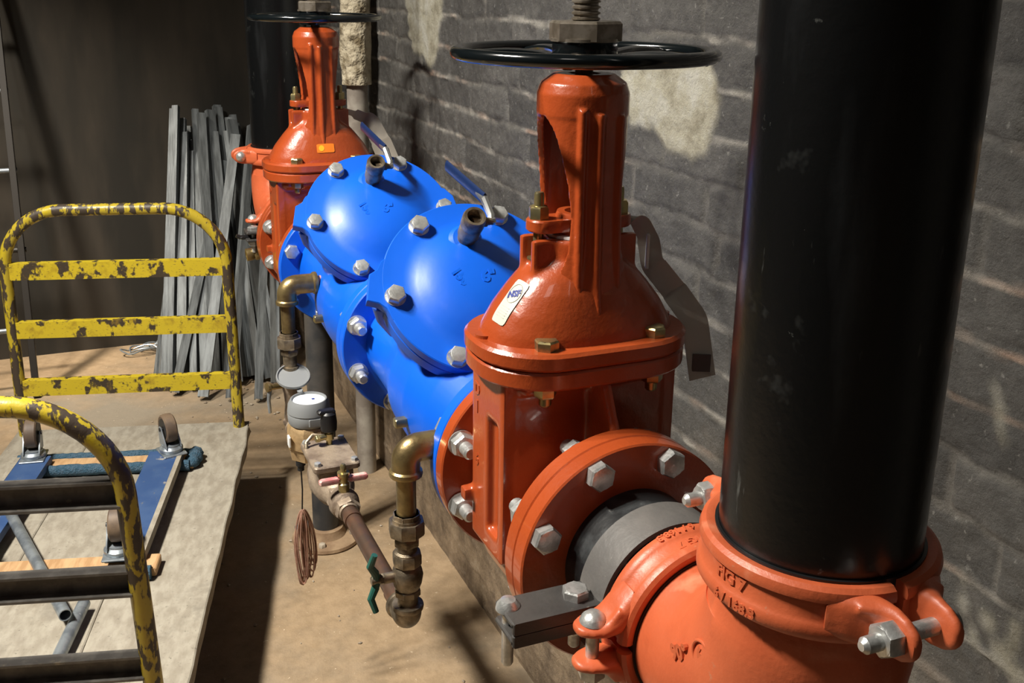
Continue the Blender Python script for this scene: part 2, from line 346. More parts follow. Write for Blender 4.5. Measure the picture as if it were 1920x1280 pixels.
    ap = N.new('ShaderNodeAttribute'); ap.attribute_name = 'plaster'; n8 = noise_node(nt, 14, 8, .65); r8 = ramp(nt, n8.outputs[0], [(.34, (.22, .20, .14)), (.48, (.36, .34, .26)), (.62, (.44, .43, .37))]); col = mixc(nt, ap.outputs['Fac'], col, r8.outputs[0])
    # brown dust clinging to the low part
    tc = N.new('ShaderNodeTexCoord'); sp = N.new('ShaderNodeSeparateXYZ'); nt.links.new(tc.outputs['Object'], sp.inputs[0])
    mr = N.new('ShaderNodeMapRange'); mr.inputs[1].default_value = -.05; mr.inputs[2].default_value = -.62; nt.links.new(sp.outputs['Z'], mr.inputs[0])
    nd = noise_node(nt, 7, 8, .7); md = N.new('ShaderNodeMath'); md.operation = 'MULTIPLY_ADD'; nt.links.new(nd.outputs[0], md.inputs[0]); md.inputs[1].default_value = 1.3; md.inputs[2].default_value = -.62
    ad = N.new('ShaderNodeMath'); ad.operation = 'ADD'; ad.use_clamp = True; nt.links.new(mr.outputs[0], ad.inputs[0]); nt.links.new(md.outputs[0], ad.inputs[1])
    gt = N.new('ShaderNodeMath'); gt.operation = 'MULTIPLY'; gt.use_clamp = True; nt.links.new(ad.outputs[0], gt.inputs[0])
    m3 = N.new('ShaderNodeMapRange'); m3.inputs[1].default_value = .15; m3.inputs[2].default_value = -.25; nt.links.new(sp.outputs['Z'], m3.inputs[0]); nt.links.new(m3.outputs[0], gt.inputs[1])
    n4 = noise_node(nt, 13, 6, .7); rd = ramp(nt, n4.outputs[0], [(.35, (.10, .07, .045)), (.6, (.27, .20, .13)), (.75, (.36, .30, .22))])
    col = mixc(nt, gt.outputs[0], col, rd.outputs[0])
    nt.links.new(col, p.inputs['Base Color'])
    nb = noise_node(nt, 75, 9, .72); bump(nt, p, nb.outputs[0], .9, .006)
    me.materials.append(m); o = bpy.data.objects.new('wall_right', me); C.objects.link(o); o['kind'] = 'structure'
wall_right()
def slab(name, c, sz, m):
    g = G(); x, y, z = sz[0]/2, sz[1]/2, sz[2]/2
    vs = [V(c)+V((sx*x, sy*y, sz_*z)) for sx in (-1, 1) for sy in (-1, 1) for sz_ in (-1, 1)]
    g.add(vs, [(0, 1, 3, 2), (4, 6, 7, 5), (0, 4, 5, 1), (2, 3, 7, 6), (0, 2, 6, 4), (1, 5, 7, 3)])
    o = mk(name, g, m, None, 0); o['kind'] = 'structure'; return o
m, nt, N, p = nodes('dusty_concrete_floor'); p.inputs['Roughness'].default_value = .85; M['floor'] = m
n1 = noise_node(nt, 2.2, 8, .6); r1 = ramp(nt, n1.outputs[0], [(.32, (.20, .165, .12)), (.5, (.32, .225, .13)), (.7, (.43, .295, .165))])
n2 = noise_node(nt, 26, 8, .7); r2 = ramp(nt, n2.outputs[0], [(.35, (.20, .14, .08)), (.6, (.40, .29, .18))]); col = mixc(nt, .38, r1.outputs[0], r2.outputs[0])
n3 = noise_node(nt, 1.3, 4, .6); r3 = ramp(nt, n3.outputs[0], [(.5, 0.), (.66, .8)]); col = mixc(nt, r3.outputs[0], col, (.24, .215, .17))
n5 = noise_node(nt, 90, 3, .6); r5 = ramp(nt, n5.outputs[0], [(.70, 0.), (.74, 1.)]); col = mixc(nt, r5.outputs[0], col, (.62, .50, .36))
nt.links.new(col, p.inputs['Base Color']); n4 = noise_node(nt, 45, 6, .7); bump(nt, p, n4.outputs[0], .35, .01)
M['back'] = mat('grimy_back_wall', (.026, .022, .016), (.046, .037, .027), 3, .35, .65, rough=.8, stretch=(2, 1, .5), c=(.018, .016, .012), cscale=2.2, clo=.45, chi=.6, bmp=.1, bscale=30)
M['room'] = mat('dim_room_paint', (.12, .10, .085), rough=.9)
slab('floor', (-1.2, .9, FZ-.02), (3.2, 5.4, .04), 'floor')
slab('wall_back', (-1.2, BY+.03, .87), (3.2, .06, 3.54), 'back')
slab('wall_left', (-2.83, .9, .87), (.06, 5.4, 3.54), 'room'); slab('wall_front', (-1.2, -1.65, .87), (3.2, .06, 3.54), 'room')
slab('ceiling', (-1.2, .9, 2.63), (3.4, 5.4, .06), 'room')

# ------------------------------------------------------------------ gate valves
def rect_plate(g, hx, hy, r, z0, z1, c=.002): g.prism(rrect(hx, hy, r), (0, 0, z0), h=z1-z0, c=c)
def gate_valve(loc, label):
    t = thing('gate_valve', label, 'valve', loc, group=None)
    fu = G()
    fu.lathe([(.088, -.122), (.088, .122)], ax=(0, 1, 0), seg=64)
    def outline(hw, top, zc, zb):
        o = [(hw, top), (-hw, top), (-hw, zc)]
        for k in range(1, 12): a = PI+PI*k/12; o.append((hw*abs(cos(a))**.8*(1 if cos(a) > 0 else -1), zc+(zc-zb)*sin(a)))
        o.append((hw, zc)); return o
    fu.prism(outline(.108, .195, -.045, -.135), (0, .050, 0), (1, 0, 0), (0, 0, 1), .100)      # wedge chamber
    for sx in (-1, 1):                                                                    # raised side face with its pocket
        fu.box((sx*.109, .024, .075), (.020, .052, .25)); fu.box((sx*.109, -.043, .075), (.020, .016, .25))
        fu.box((sx*.109, 0, .165), (.020, .100, .07)); fu.box((sx*.109, 0, -.038), (.020, .100, .03))
        fu.box((sx*.123, .047, .005), (.020, .018, .018))
    fu.box((0, 0, .182), (.20, .125, .016), b=.005)
    for s in (-1, 1): fu.add(*tri_rib(s))
    g = G(); flange(g, (0, -.1335, 0), (0, 1, 0)); flange(g, (0, .1335, 0), (0, -1, 0))
    rect_plate(g, .137, .094, .084, .190, .2125, .003)
    vs_ = text_geo('6', .03, .002, .0006)
    for i, ch in enumerate('DI  6'):
        if ch != ' ': text_flat(g, ch, .022, (-.1185, .030, .155-.024*i), (0, -1, 0), (0, 0, 1), .003, .0008)
    mk('body', g, 'red', t, 35, fuse=fu)
    # bonnet
    fu = G(); rings = []
    for z, a, b_ in ((.225, .128, .080), (.245, .121, .077), (.268, .108, .070), (.292, .089, .062), (.308, .075, .054), (.320, .058, .047), (.330, .047, .044), (.352, .045, .043)):
        rings.append([(a*math.copysign(abs(cos(k))**.85, cos(k)), b_*math.copysign(abs(sin(k))**.85, sin(k)), z) for k in [2*PI*j/48 for j in range(48)]])
    fu.loft(rings)
    for sx in (-1, 1):
        for sy in (-1, 1): fu.box((sx*.055, sy*.0165, .322), (.028, .012, .062))
        fu.box((sx*.050, 0, .305), (.030, .040, .03))
    g = G(); rect_plate(g, .139, .096, .086, .2135, .235, .004)
    for sx in (-1, 1):
        for z0 in (0,): g.lathe([(.012, 0), (.012, .004)], (sx*.122, .0, .235), (0, 0, 1), 24)
    bn = mk('bonnet', g, 'red', t, 35, fuse=fu)
    # yoke
    fu = G()
    fu.lathe([(.041, .497), (.0545, .497), (.0545, .522), (.050, .534), (.036, .544), (.018, .544), (.018, .53), (.041, .515)], seg=64, closed=True)
    for s in (-1, 1):
        rs = []
        for z, sp in ((.262, 60), (.285, 56), (.31, 50), (.34, 40), (.38, 37), (.42, 43), (.455, 53), (.472, 60), (.484, 67), (.492, 75), (.497, 82), (.505, 89)):
            R = .0535+.012*max(0, (.36-z)/.1); Ri = R-.008
            A = [math.radians(s*90-sp+2*sp*k/14) for k in range(15)]
            rs.append([(R*cos(a), R*sin(a), z) for a in A]+[(Ri*cos(a), Ri*sin(a), z) for a in A[::-1]])
        fu.loft(rs)
        for x, zt in ((-.024, .507), (-.004, .502), (.024, .500)):
            y = -math.sqrt(.054**2-x*x)
            fu.tube([(x*s*-1 if s > 0 else x, s*-y*1 if s > 0 else y, zt), (x if s < 0 else -x, (y if s < 0 else -y), .40), (x*1.05 if s < 0 else -x, (y-.004 if s < 0 else -y+.004), .30), (x*1.1 if s < 0 else -x, (y-.012 if s < 0 else -y+.012), .262)], .0055, 10)
    VOX[0] = .002; mk('yoke', None, 'red', t, 35, fuse=fu, fsm=2); VOX[0] = .003
    g = G(); g.prism([(x, y) for x, y in rrect(.068, .021, .019)], (0, 0, .360), h=.015, c=.002); g.lathe([(.018, .349), (.031, .349), (.031, .37), (.027, .381), (.018, .381)], seg=40, closed=True)
    gf = mk('gland_follower', g, 'red', t)
    g = G(); g.lathe([(.018, .345), (.030, .345), (.030, .358), (.018, .358)], seg=40, closed=True); mk('gland_packing', g, 'blackmatte', t)
    g = G(); g.lathe([(.024, .3525), (.040, .3525), (.040, .3555), (.024, .3555)], seg=40, closed=True); mk('packing_ring', g, 'white', t)
    for sx in (-1, 1):
        g = G(); g.lathe([(.0062, .31), (.0062, .404), (.005, .407)], (sx*.054, 0, 0), seg=14); hexhead(g, (sx*.054, 0, .375), (0, 0, 1), .022, .015); g.lathe([(.013, .3255), (.013, .3275)], (sx*.054, 0, 0), seg=20)
        mk('gland_bolt', g, 'yzinc', t)
    for x, y in ((-.072, -.068), (.072, -.068), (-.072, .068), (.072, .068), (-.128, 0), (.128, 0)):
        if abs(x) > .1: continue
        g = G(); hexhead(g, (x, y, .235), (0, 0, 1), .026, .012); g.lathe([(.0075, .236), (.0075, .166), (.006, .164)], (x, y, 0), seg=14)
        b_ = mk('bonnet_bolt', g, 'yzinc', t); n = G(); hexhead(n, (x, y, .190), (0, 0, -1), .024, .014); mk('nut', n, 'yzinc', b_)
    # stem with trapezoid thread
    prof = [(.0105, .33), (.0105, .59), (.0148, .60)]; z = .603
    while z < 1.02: prof += [(.0140, z), (.0166, z+.0012), (.0166, z+.0032), (.0140, z+.0044)]; z += .0064
    prof += [(.0140, z), (.011, z+.006)]
    g = G(); g.lathe(prof, seg=24); mk('stem', g, 'stem', t, 50)
    hw = mk('handwheel', wheel_geo(), 'black', t)
    g = G(); g.lathe([(.0235, .580), (.040, .580), (.040, .5835), (.0235, .5835)], seg=40, closed=True)
    R = .043; rs = []
    for z, k in ((.581, 1.0), (.600, 1.0), (.603, .93)): rs.append([(R*k*cos(PI/3*j+.35), R*k*sin(PI/3*j+.35), z) for j in range(6)])
    g.loft(rs); mk('stem_nut', g, 'stem', t, 30)
    return t
def tri_rib(s):
    vs = []
    for x in (-.0065, .0065): vs += [(x, s*.045, .192), (x, s*.084, .192), (x, s*.098, .165), (x, s*.118, .130), (x, s*.045, .085)]
    return vs, [(0, 1, 2, 3, 4), (9, 8, 7, 6, 5), (0, 5, 6, 1), (1, 6, 7, 2), (2, 7, 8, 3), (3, 8, 9, 4), (4, 9, 5, 0)]
def wheel_geo():
    g = G(); zc = .5665; R = .1490
    g.tube([(R*cos(a), R*sin(a), zc) for a in [2*PI*k/96 for k in range(96)]], .0078, 14, closed=True)
    g.lathe([(.017, .548), (.037, .550), (.038, .556), (.038, .580), (.017, .580)], seg=40, closed=True)
    for k in range(5):
        a = 2*PI*k/5+.35; rs = []
        for q in range(9):
            rr_ = .034+(R-.036)*q/8; z = .562+.006*sin(q/8*PI); aa = a+.0*q; w_ = .011-.003*sin(q/8*PI); X = V((cos(aa), sin(aa), 0)); Y = V((-sin(aa), cos(aa), 0))
            rs.append([X*rr_+Y*w_*cos(b)+V((0, 0, z+.0045*sin(b))) for b in [2*PI*j/10 for j in range(10)]])
        g.loft(rs)
    return g
Y1 = .1335; LEN = 1.38
gv = gate_valve((0, Y1, 0), 'large red gate valve in front, beside the near black riser')
gv2 = copy_tree(gv); gv2.location = (0, Y1+LEN, 0); gv2['label'] = 'red gate valve at the far end, small orange plate on its bonnet'
gv['group'] = gv2['group'] = 'handwheel gate valves on the fire main'
# stickers (follow the bonnet slope)
def conform(o, target, d, off):
    from mathutils.bvhtree import BVHTree
    me = target.data; bvh = BVHTree.FromPolygons([v_.co for v_ in me.vertices], [tuple(p_.vertices) for p_ in me.polygons])
    d = V(d).normalized(); vs_ = [v_.co.copy() for v_ in o.data.vertices]
    hmin = min(-(q.dot(-d)) for q in vs_) if False else 0
    base = sum(((q.dot(-d)) for q in vs_))/len(vs_); lo_ = min(q.dot(-d) for q in vs_)
    for v_, q in zip(o.data.vertices, vs_):
        hit, nn, ii, dist = bvh.ray_cast(q-d*.08, d, .2)
        if hit is not None: v_.co = hit-d*(off+(q.dot(-d)-lo_))
def grid_label(w_, h_, n=14):
    return [(x, y) for x in range(n) for y in range(n)]
def sticker(parent, cen, nrm, up, w_, h_, m):
    n = V(nrm).normalized(); Y = (V(up)-n*V(up).dot(n)).normalized(); X = Y.cross(n)
    g = G(); nx_, ny_ = 9, 19; c_ = V(cen)
    for z in (0, .0008):
        g.add([c_+X*w_*(i/(nx_-1)-.5)*(1-.10*(abs(j/(ny_-1)-.5)*2)**18)+Y*h_*(j/(ny_-1)-.5)*(1-.04*(abs(i/(nx_-1)-.5)*2)**8)+n*z for i in range(nx_) for j in range(ny_)], [(i*ny_+j, (i+1)*ny_+j, (i+1)*ny_+j+1, i*ny_+j+1) for i in range(nx_-1) for j in range(ny_-1)])
    o = mk('sticker', g, m, parent); conform(o, [q for q in parent.children if q.name.startswith('bonnet') and not q.name.startswith('bonnet_')][0], -n, .0004); return o, X, Y, n
def place_on(root, d0, d1):
    pass

# ------------------------------------------------------------------ check valves (blue)
TILT, TX = .78828, .078047; PH = .018
CN = V((-sin(TX)*cos(TILT), -sin(TILT)*cos(TX), cos(TILT)*cos(TX))).normalized()
E1 = (V((1, 0, 0))-CN*CN.x).normalized(); E2 = CN.cross(E1)
def check_valve(y0, ln, cy, label, near):
    t = thing('check_valve', label, 'valve', (0, y0, 0)); c0 = V((.0017, cy-y0, .2019))-CN*.008
    fu = G(); cm = cy-y0+.02
    fu.lathe([(.096, .01), (.094, .04), (.098, cm-.14), (.112, cm-.08), (.120, cm), (.116, cm+.09), (.100, cm+.16), (.094, ln-.04), (.096, ln-.01)], ax=(0, 1, 0), seg=64)
    fu.lathe([(.132, -.030), (.128, -.055), (.122, -.085), (.118, -.125), (.10, -.19)], c0, CN, 64)
    fu.tube([c0+E1*-.150+E2*.005-CN*.028, c0+E1*-.140+E2*.0-CN*.07, c0+E1*-.115-CN*.13], [.016, .014, .010], 12)
    g = G(); flange(g, (0, 0, 0), (0, 1, 0)); flange(g, (0, ln, 0), (0, -1, 0))
    g.lathe([(.110, -.046), (.147, -.046), (.150, -.043), (.150, -.0225), (.148, -.0205), (.110, -.0205)], c0, CN, 96)
    for k in range(5): text_cyl(g, '350DA'[k], .022, (0, .05+.028*k, 0), (0, 1, 0), V((-1, 0, -.25-.0*k)), .1, 0, .006, .0008)
    mk('body', g, 'blue', t, 35, fuse=fu)
    fu = G(); fu.lathe([(.02, -.019), (.149, -.019), (.1505, -.0175), (.1505, -.0015), (.149, 0), (.118, 0), (.108, .002), (.098, .0065), (.085, .0135), (.070, .0195), (.050, .0245), (.025, .0268), (.0001, .0275)], c0, CN, 128)
    fu.lathe([(.030, 0), (.028, .014), (.022, .020)], c0+E1*-.004+E2*.073, CN, 40)
    for s in (1, -1):
        P = [(-.12, .075), (-.141, .062), (-.150, .049), (-.164, .042), (-.177, -.002), (-.160, -.009), (-.150, -.020), (-.145, -.040), (-.12, -.06)] if s > 0 else [(.12, -.05), (.148, -.028), (.164, -.01), (.160, .03), (.146, .05), (.12, .06)]
        fu.prism(P, c0-CN*.0188, E1, E2, .0186, .0015)
    g = G()
    text_flat(g, '6"', .027, c0+E1*.010+E2*-.002+CN*.0262, E1, E2, .004, .0012)
    text_flat(g, '150', .021, c0+E1*-.034+E2*.004+CN*.0245, (E2*-.9+E1*.42), (E1*.9+E2*.42), .004, .001)
    fu.add(g.v, g.f); cv = mk('cover', fu, 'blue', t, 35)
    for k in range(6):
        a = PI/3*k+PH; P = c0+(E1*cos(a)+E2*sin(a))*.1334; g = G()
        g.lathe([(.0165, 0), (.0165, .0022)], P, CN, 24); hexhead(g, P+CN*.002, CN, .027, .0125); g.lathe([(.008, 0), (.008, -.06)], P, CN, 14); mk('cover_bolt', g, 'zinc', t)
    # test cock: brass ball valve with a lever
    P = c0+E1*-.004+E2*.073+CN*.018; g = G()
    g.lathe([(.0125, 0), (.0150, .0), (.0150, .012), (.0175, .016), (.0175, .034), (.0163, .038), (.0185, .042), (.0185, .060), (.0165, .066), (.0125, .066), (.0115, .064), (.0115, .03), (.0, .03)], P, CN, 32)
    g.lathe([(.008, 0), (.008, .022), (.006, .024), (.006, .032)], P+CN*.046, E1, 16)
    tc_ = mk('test_cock', g, 'brassd', t, 30)
    Q = P+CN*.046+E1*.030
    Lv = (V((-.02, 1.0, .16))).normalized(); side = Lv.cross(V((0, 0, 1))).normalized(); up = side.cross(Lv)
    g = G(); a0 = Q+V((-.002, .022, .030))
    rs = []
    for q in range(7):
        u_ = q/6; pp = a0+Lv*(.165*u_)
        rs.append([pp+side*.003*cos(b)*1.2+up*.010*sin(b) for b in [2*PI*j/12 for j in range(12)]])
    g.loft(rs); lv = mk('lever_grip', g, 'navy', tc_)
    g = G(); g.tube([Q, Q+V((.002, .006, .008)), a0, a0+Lv*.03], [.005, .006, .007, .004], 8); hexhead(g, Q, E1, .011, .006); mk('lever_arm', g, 'steel', tc_)
    # plug on the side
    g = G(); g.box((-.126, ln*.47-.05, -.015), (.022, .014, .014)); mk('pipe_plug', g, 'yzinc', t)
    return t
S1, S2 = .267, .8035; E_ = 1.38
ck1 = check_valve(S1, S2-S1, .4619, 'blue check valve joined to the near red gate valve, round cover reading 6 inch', True)
ck2 = check_valve(S2, E_-S2, .995, 'second blue check valve further back, between the first one and the far gate valve', False)
ck1['group'] = ck2['group'] = 'blue check valve units of the backflow preventer'
# flange bolts: children of the downstream thing
def flange_bolts(parent, yo, yhead, ynut, headdir):
    for x, z in ring8(.12065): bolt(parent, (x, yhead-yo, z), (x, ynut-yo, z), (0, headdir, 0))
flange_bolts(ck1, S1, .291, .2425, 1)
flange_bolts(ck2, S2, .8275, .7795, 1)
flange_bolts(gv2, Y1+LEN, 1.356, 1.404, -1)

# ------------------------------------------------------------------ grooved ends: spool, clamp, coupling, elbow, riser
def spool(loc, s, label):
    """flange adapter with black stub; s=-1 points toward the camera"""
    t = thing('flanged_spool', label, 'pipe', loc)
    g = G(); flange(g, (0, 0, 0), (0, s, 0), r=.083); mk('flange', g, 'red', t)
    g = G(); g.lathe([(.078, .004), (.0841, .004), (.0841, .168), (.078, .168)], ax=(0, s, 0), seg=96, closed=True); mk('stub_pipe', g, 'stub', t)
    for x, z in ring8(.12065): bolt(t, (x, s*.024, z), (x, -s*.024, z), (0, s, 0), stick=.018)
    return t
sp1 = spool((0, 0, 0), -1, 'red flange and scuffed black stub pipe bolted to the front of the near gate valve')
sp2 = spool((0, 1.647, 0), 1, 'red flange and stub pipe behind the far gate valve, facing the far elbow')
def arc_band(g, r0_, r1_, y0, y1, a0, a1, n=40):
    rs = []
    for k in range(n):
        a = a0+(a1-a0)*k/(n-1); c_, s_ = cos(a), sin(a)
        rs.append([(r1_*c_, y0, r1_*s_), (r1_*c_, y1, r1_*s_), (r0_*c_, y1, r0_*s_), (r0_*c_, y0, r0_*s_)])
    g.loft(rs)
def clamp(loc, label, s=1):
    t = thing('pipe_clamp', label, 'clamp', loc)
    for h in (1, -1):
        g = G(); arc_band(g, .0846, .0905, -.025, .025, h*math.radians(6), h*math.radians(174)); st_ = mk('half_strap', g, 'clamp', t, 30)
        for sx in (-1, 1):
            L = .105 if sx < 0 else .07; g = G()
            g.box((sx*(.086+L/2), 0, h*.010), (L, .05, .007), b=.002)
            g.box((sx*(.086+L/2), -.0225, h*.0075), (L, .006, .014))
            mk('ear', g, 'clamp_dark', st_, 30)
    for x in (-.108, .135):
        bolt(t, (x, 0, .0135), (x, 0, -.0135), (0, 0, 1), .026, .0127, .02, headh=.010)
    g = G(); P = (-.182, .010, .0); g.lathe([(.0001, .023), (.008, .021), (.0125, .015), (.0135, .010), (.0065, .010), (.0065, -.055), (.005, -.058)], P, (0, 0, 1), 24); mk('end_bolt', g, 'zinc', t)
    return t
cl1 = clamp((0, -.096, 0), 'dark grey steel clamp with a long bolted ear around the near black stub')
cl2 = clamp((0, 1.742, 0), 'steel clamp around the stub pipe behind the far gate valve'); cl2.rotation_euler = (0, 0, PI)
def coupling(loc, rot, label, near=True, dirs=(1, 1)):
    """axis = local Z, split plane = local XZ (lugs at +-X... bolts run along Y)"""
    t = thing('pipe_coupling', label, 'coupling', loc, rot)
    prof = [(.0846, .0225), (.0905, .0245), (.0945, .0245), (.0985, .0215), (.1000, .0165), (.0995, .0125), (.0965, .0105), (.0965, -.004), (.0985, -.007), (.1005, -.011), (.1005, -.018), (.0975, -.0225), (.0915, -.0245), (.0846, -.0235)]
    for h in (1, -1):
        rs = []
        for k in range(49):
            a = math.radians(3+174*k/48)*h
            rs.append([(r*cos(a), r*sin(a), z) for r, z in prof])
        fu = G()
        for sx in (-1, 1):
            # lug: plate standing off the split plane with a swept gusset
            R = []
            for q, (x, y0_, y1_, hz) in enumerate(((.080, .012, .060, .022), (.094, .012, .047, .0215), (.104, .0125, .034, .0215), (.116, .0135, .0275, .021), (.128, .0145, .0265, .018), (.137, .0152, .0255, .012), (.1405, .016, .025, .006))):
                R.append([(sx*x, h*(y0_+y1_)/2+h*(y1_-y0_)/2*cos(b), hz*math.copysign(abs(sin(b))**.6, sin(b))) for b in [2*PI*j/20 for j in range(20)]])
            fu.loft(R)
            fu.tube([(sx*.096, h*.040, .014), (sx*.108, h*.026, .014), (sx*.122, h*.020, .013)], .005, 8)
        g = G(); g.loft(rs)
        if near and h > 0:
            text_cyl(g, 'FIG 7', .0150, (0, 0, 0), (0, 0, 1), (-.12, 1, 0), .0962, .0035, .003, .0004)
            text_cyl(g, '6 / 168.3', .0125, (0, 0, 0), (0, 0, 1), (-.20, 1, 0), .1000, -.0150, .003, .0004)
        VOX[0] = .0022; mk('housing_half', g, 'coral', t, 35, fuse=fu, fsm=3); VOX[0] = .003
    g = G(); g.lathe([(.0843, .0255), (.087, .0255), (.087, -.026), (.0843, -.026)], seg=72, closed=True); mk('gasket', g, 'blackmatte', t)
    for sx, dr in ((-1, dirs[0]), (1, dirs[1])):
        g = G(); x = sx*.120
        g.lathe([(.0001, .0375), (.007, .036), (.0125, .031), (.0145, .0262), (.007, .0262), (.0068, -.043), (.0066, -.053), (.0035, -.0565)], (x, 0, 0), (0, dr, 0), 24)
        hexhead(g, (x, -dr*.0260, 0), (0, -dr, 0), .025, .013); mk('bolt', g, 'zinc', t)
    return t
YP = -.3306
elz = .17
def elbow(loc, rotz, label, txt=True):
    t = thing('pipe_elbow', label, 'elbow', loc, (0, 0, rotz))
    path = [V((0, elz-.002, 0)), V((0, elz-.018, 0)), V((0, elz-.020, 0)), V((0, elz-.05, 0))]; rad = [.0841, .0841, .084, .0885]
    R_ = .118
    for k in range(13):
        a = PI/2*k/12; path.append(V((0, R_-R_*sin(a), R_-R_*cos(a)))); rad.append(.0895+.0035*sin(PI*k/12))
    path += [V((0, 0, elz-.05)), V((0, 0, elz-.020)), V((0, 0, elz-.018)), V((0, 0, elz-.002))]; rad += [.0885, .084, .0841, .0841]
    g = G(); g.tube(path, rad, 72)
    if txt:
        d = V((-.88, 0, -.0)); n = V((-1, 0, 0)); X = V((0, -.86, .5)); Y = V((0, .5, .86))
        o = V((-.0885, .050, .056))
        text_flat(g, '90°', .020, o+Y*.004-X*.012, X, Y, .004, .0009)
        text_flat(g, '6', .020, o+X*.026+Y*.004, X, Y, .004, .0009)
        g.tube([o+X*.026+Y*.004+(X*cos(a)+Y*sin(a))*.0135 for a in [2*PI*k/24 for k in range(24)]], .0016, 8, closed=True)
    return mk_el(t, g)
def mk_el(t, g): mk('elbow_body', g, 'coral', t, 40); return t
el1 = elbow((0, YP, 0), 0, 'coral red grooved elbow in the foreground turning up into the thick black riser')
FY = 1.647+.1775+.153+.022
el2 = elbow((0, FY, 0), PI, 'coral red elbow behind the far gate valve, under the far black riser', False)
cpA = coupling((0, YP+elz+.001, 0), (PI/2, 0, 0), 'coral coupling between the grey clamp and the foreground elbow')
cpB = coupling((0, YP, elz+.003), (0, 0, PI/2), 'coral coupling around the foot of the thick black riser in front', dirs=(-1, -1))
cpC = coupling((0, FY-elz-.001, 0), (PI/2, 0, 0), 'coral coupling between the far gate valve and the far elbow', False)
cpD = coupling((0, FY, elz+.003), (0, 0, 0), 'coral coupling around the foot of the far black riser, its lug sticking out left', False, (-1, 1))
for c_ in (cpA, cpB, cpC, cpD): c_['group'] = 'grooved pipe couplings'
def riser(loc, label, top):
    g = G(); g.lathe([(.0800, 0), (.08395, 0), (.08395, top), (.0800, top)], seg=96, closed=True); o = mk('riser_pipe', g, 'black_pipe', None); o.location = loc; return tag(o, label, 'pipe')
riser((0, YP, elz+.004), 'thick black painted riser pipe in the right foreground', 1.1)
riser((0, FY, elz+.004), 'black riser pipe behind the far gate valve', 1.2)

# ------------------------------------------------------------------ bypass trim
BX = -.172
def revolve(name, prof, o, ax, m, parent, seg=32, hexes=()):
    g = G(); g.lathe(prof, o, ax, seg)
    for z, af, h, n in hexes:
        A, X, Y = frame(ax); R = af/2/cos(PI/n); O = V(o)
        g.loft([[O+A*(z+dz)+(X*cos(2*PI*j/n+.2)+Y*sin(2*PI*j/n+.2))*R*k for j in range(n)] for dz, k in ((0, .95), (h*.15, 1), (h*.85, 1), (h, .95))])
    return mk(name, g, m, parent, 30)
def elbow90(name, p0, p1, p2, r, m, label, cat='elbow'):
    p0, p1, p2 = V(p0), V(p1), V(p2); path = bezarc([p0, p1, p2], (p0-p1).length*.75, 10)
    g = G(); g.tube(path, r, 32); d0 = (p1-p0).normalized(); d2 = (p1-p2).normalized()
    for p_, d in ((p0, d0), (p2, d2)): g.lathe([(r*.8, -.001), (r*1.13, 0), (r*1.17, .003), (r*1.13, .0075), (r, .010)], p_, d, 32)
    return tag(mk(name, g, m, None, 35), label, cat)
def riser_trim(y, x_in, zc, which):
    near = which == 'near'
    B = BX if near else -.175
    el = elbow90('brass_elbow', (x_in, y, zc), (B, y, zc), (B, y, zc-.040), .0205, 'brass', 'brass elbow screwed into the side of the %s' % ('near blue check valve' if near else 'second blue check valve'))
    g = G(); g.lathe([(.0145, 0), (.0145, .04)], (x_in-.004, y, zc), (1, 0, 0), 20); tag(mk('thread_nipple', g, 'teflon' if near else 'fadedpink', el), None, None); el.children[0]['label'] = 'white taped thread' if near else 'pink sealed thread'
    z = zc-.038; ln = .072 if near else .075
    n = G(); n.lathe([(.0142, 0), (.0142, -ln)], (B, y, z), (0, 0, 1), 28); tag(mk('pipe_nipple', n, 'brass', None), 'short brass nipple under the %s brass elbow' % ('nearer' if near else 'far'), 'pipe')
    z -= ln-.004
    u = thing('pipe_union', 'octagonal brass union on the %s vertical bypass leg' % ('nearer' if near else 'far'), 'union', (B, y, z))
    revolve('union_nut', [(.0205, .0), (.0205, -.026)], (0, 0, 0), (0, 0, 1), 'brassd', u, hexes=[(-.026, .049, .022, 8)])
    revolve('union_tail', [(.019, .007), (.019, 0), (.0165, -.026), (.0165, -.040), (.0150, -.044)], (0, 0, 0), (0, 0, 1), 'brassd', u, hexes=[(-.001, .036, .008, 8), (-.042, .034, .012, 6)])
    return B, z-.044
B, z = riser_trim(.30, -.112, .022, 'near')
# near ball valve with green tee handle
bv = thing('ball_valve', 'brass ball valve with a green tee handle on the nearer vertical bypass leg', 'valve', (B, .30, z))
revolve('valve_body', [(.0150, .006), (.0150, -.008), (.0190, -.010), (.0190, -.028), (.0170, -.031), (.0210, -.038), (.0230, -.047), (.0210, -.060), (.0180, -.068), (.0150, -.073), (.0150, -.098)], (0, 0, 0), (0, 0, 1), 'brassd', bv, hexes=[(-.030, .040, .018, 8), (-.080, .036, .010, 8)])
g = G(); g.lathe([(.008, 0), (.008, .018), (.006, .020), (.006, .036)], (-.018, 0, -.047), (-1, 0, 0), 16); hexhead(g, (-.034, 0, -.047), (-1, 0, 0), .014, .007); mk('valve_stem', g, 'brassd', bv)
g = G(); c_ = V((-.046, 0, -.047))
for s in (-1, 1): g.tube([c_, c_+V((-.002, 0, s*.012)), c_+V((-.010, -.004, s*.026)), c_+V((-.004, -.008, s*.046))], [.006, .006, .0055, .0045], 10)
mk('tee_handle', g, 'green', bv)
zb = z-.095
ez = zb-.024
elbow90('brass_elbow', (B, .30, zb), (B, .30, ez), (B, .338, ez), .0200, 'brassd', 'dark brass elbow at the bottom of the nearer bypass leg')
g = G(); P0 = V((B, .335, ez)); P1 = V((-.170, .640, -.252)); g.tube([P0, P1], .0143, 28)
for q in (.02, .07, .90): g.tube([P0.lerp(P1, q), P0.lerp(P1, q+.05)], .0162, 28)
tag(mk('copper_pipe', g, 'copper', None), 'dull brown copper pipe sloping back from the lower brass elbow', 'pipe')
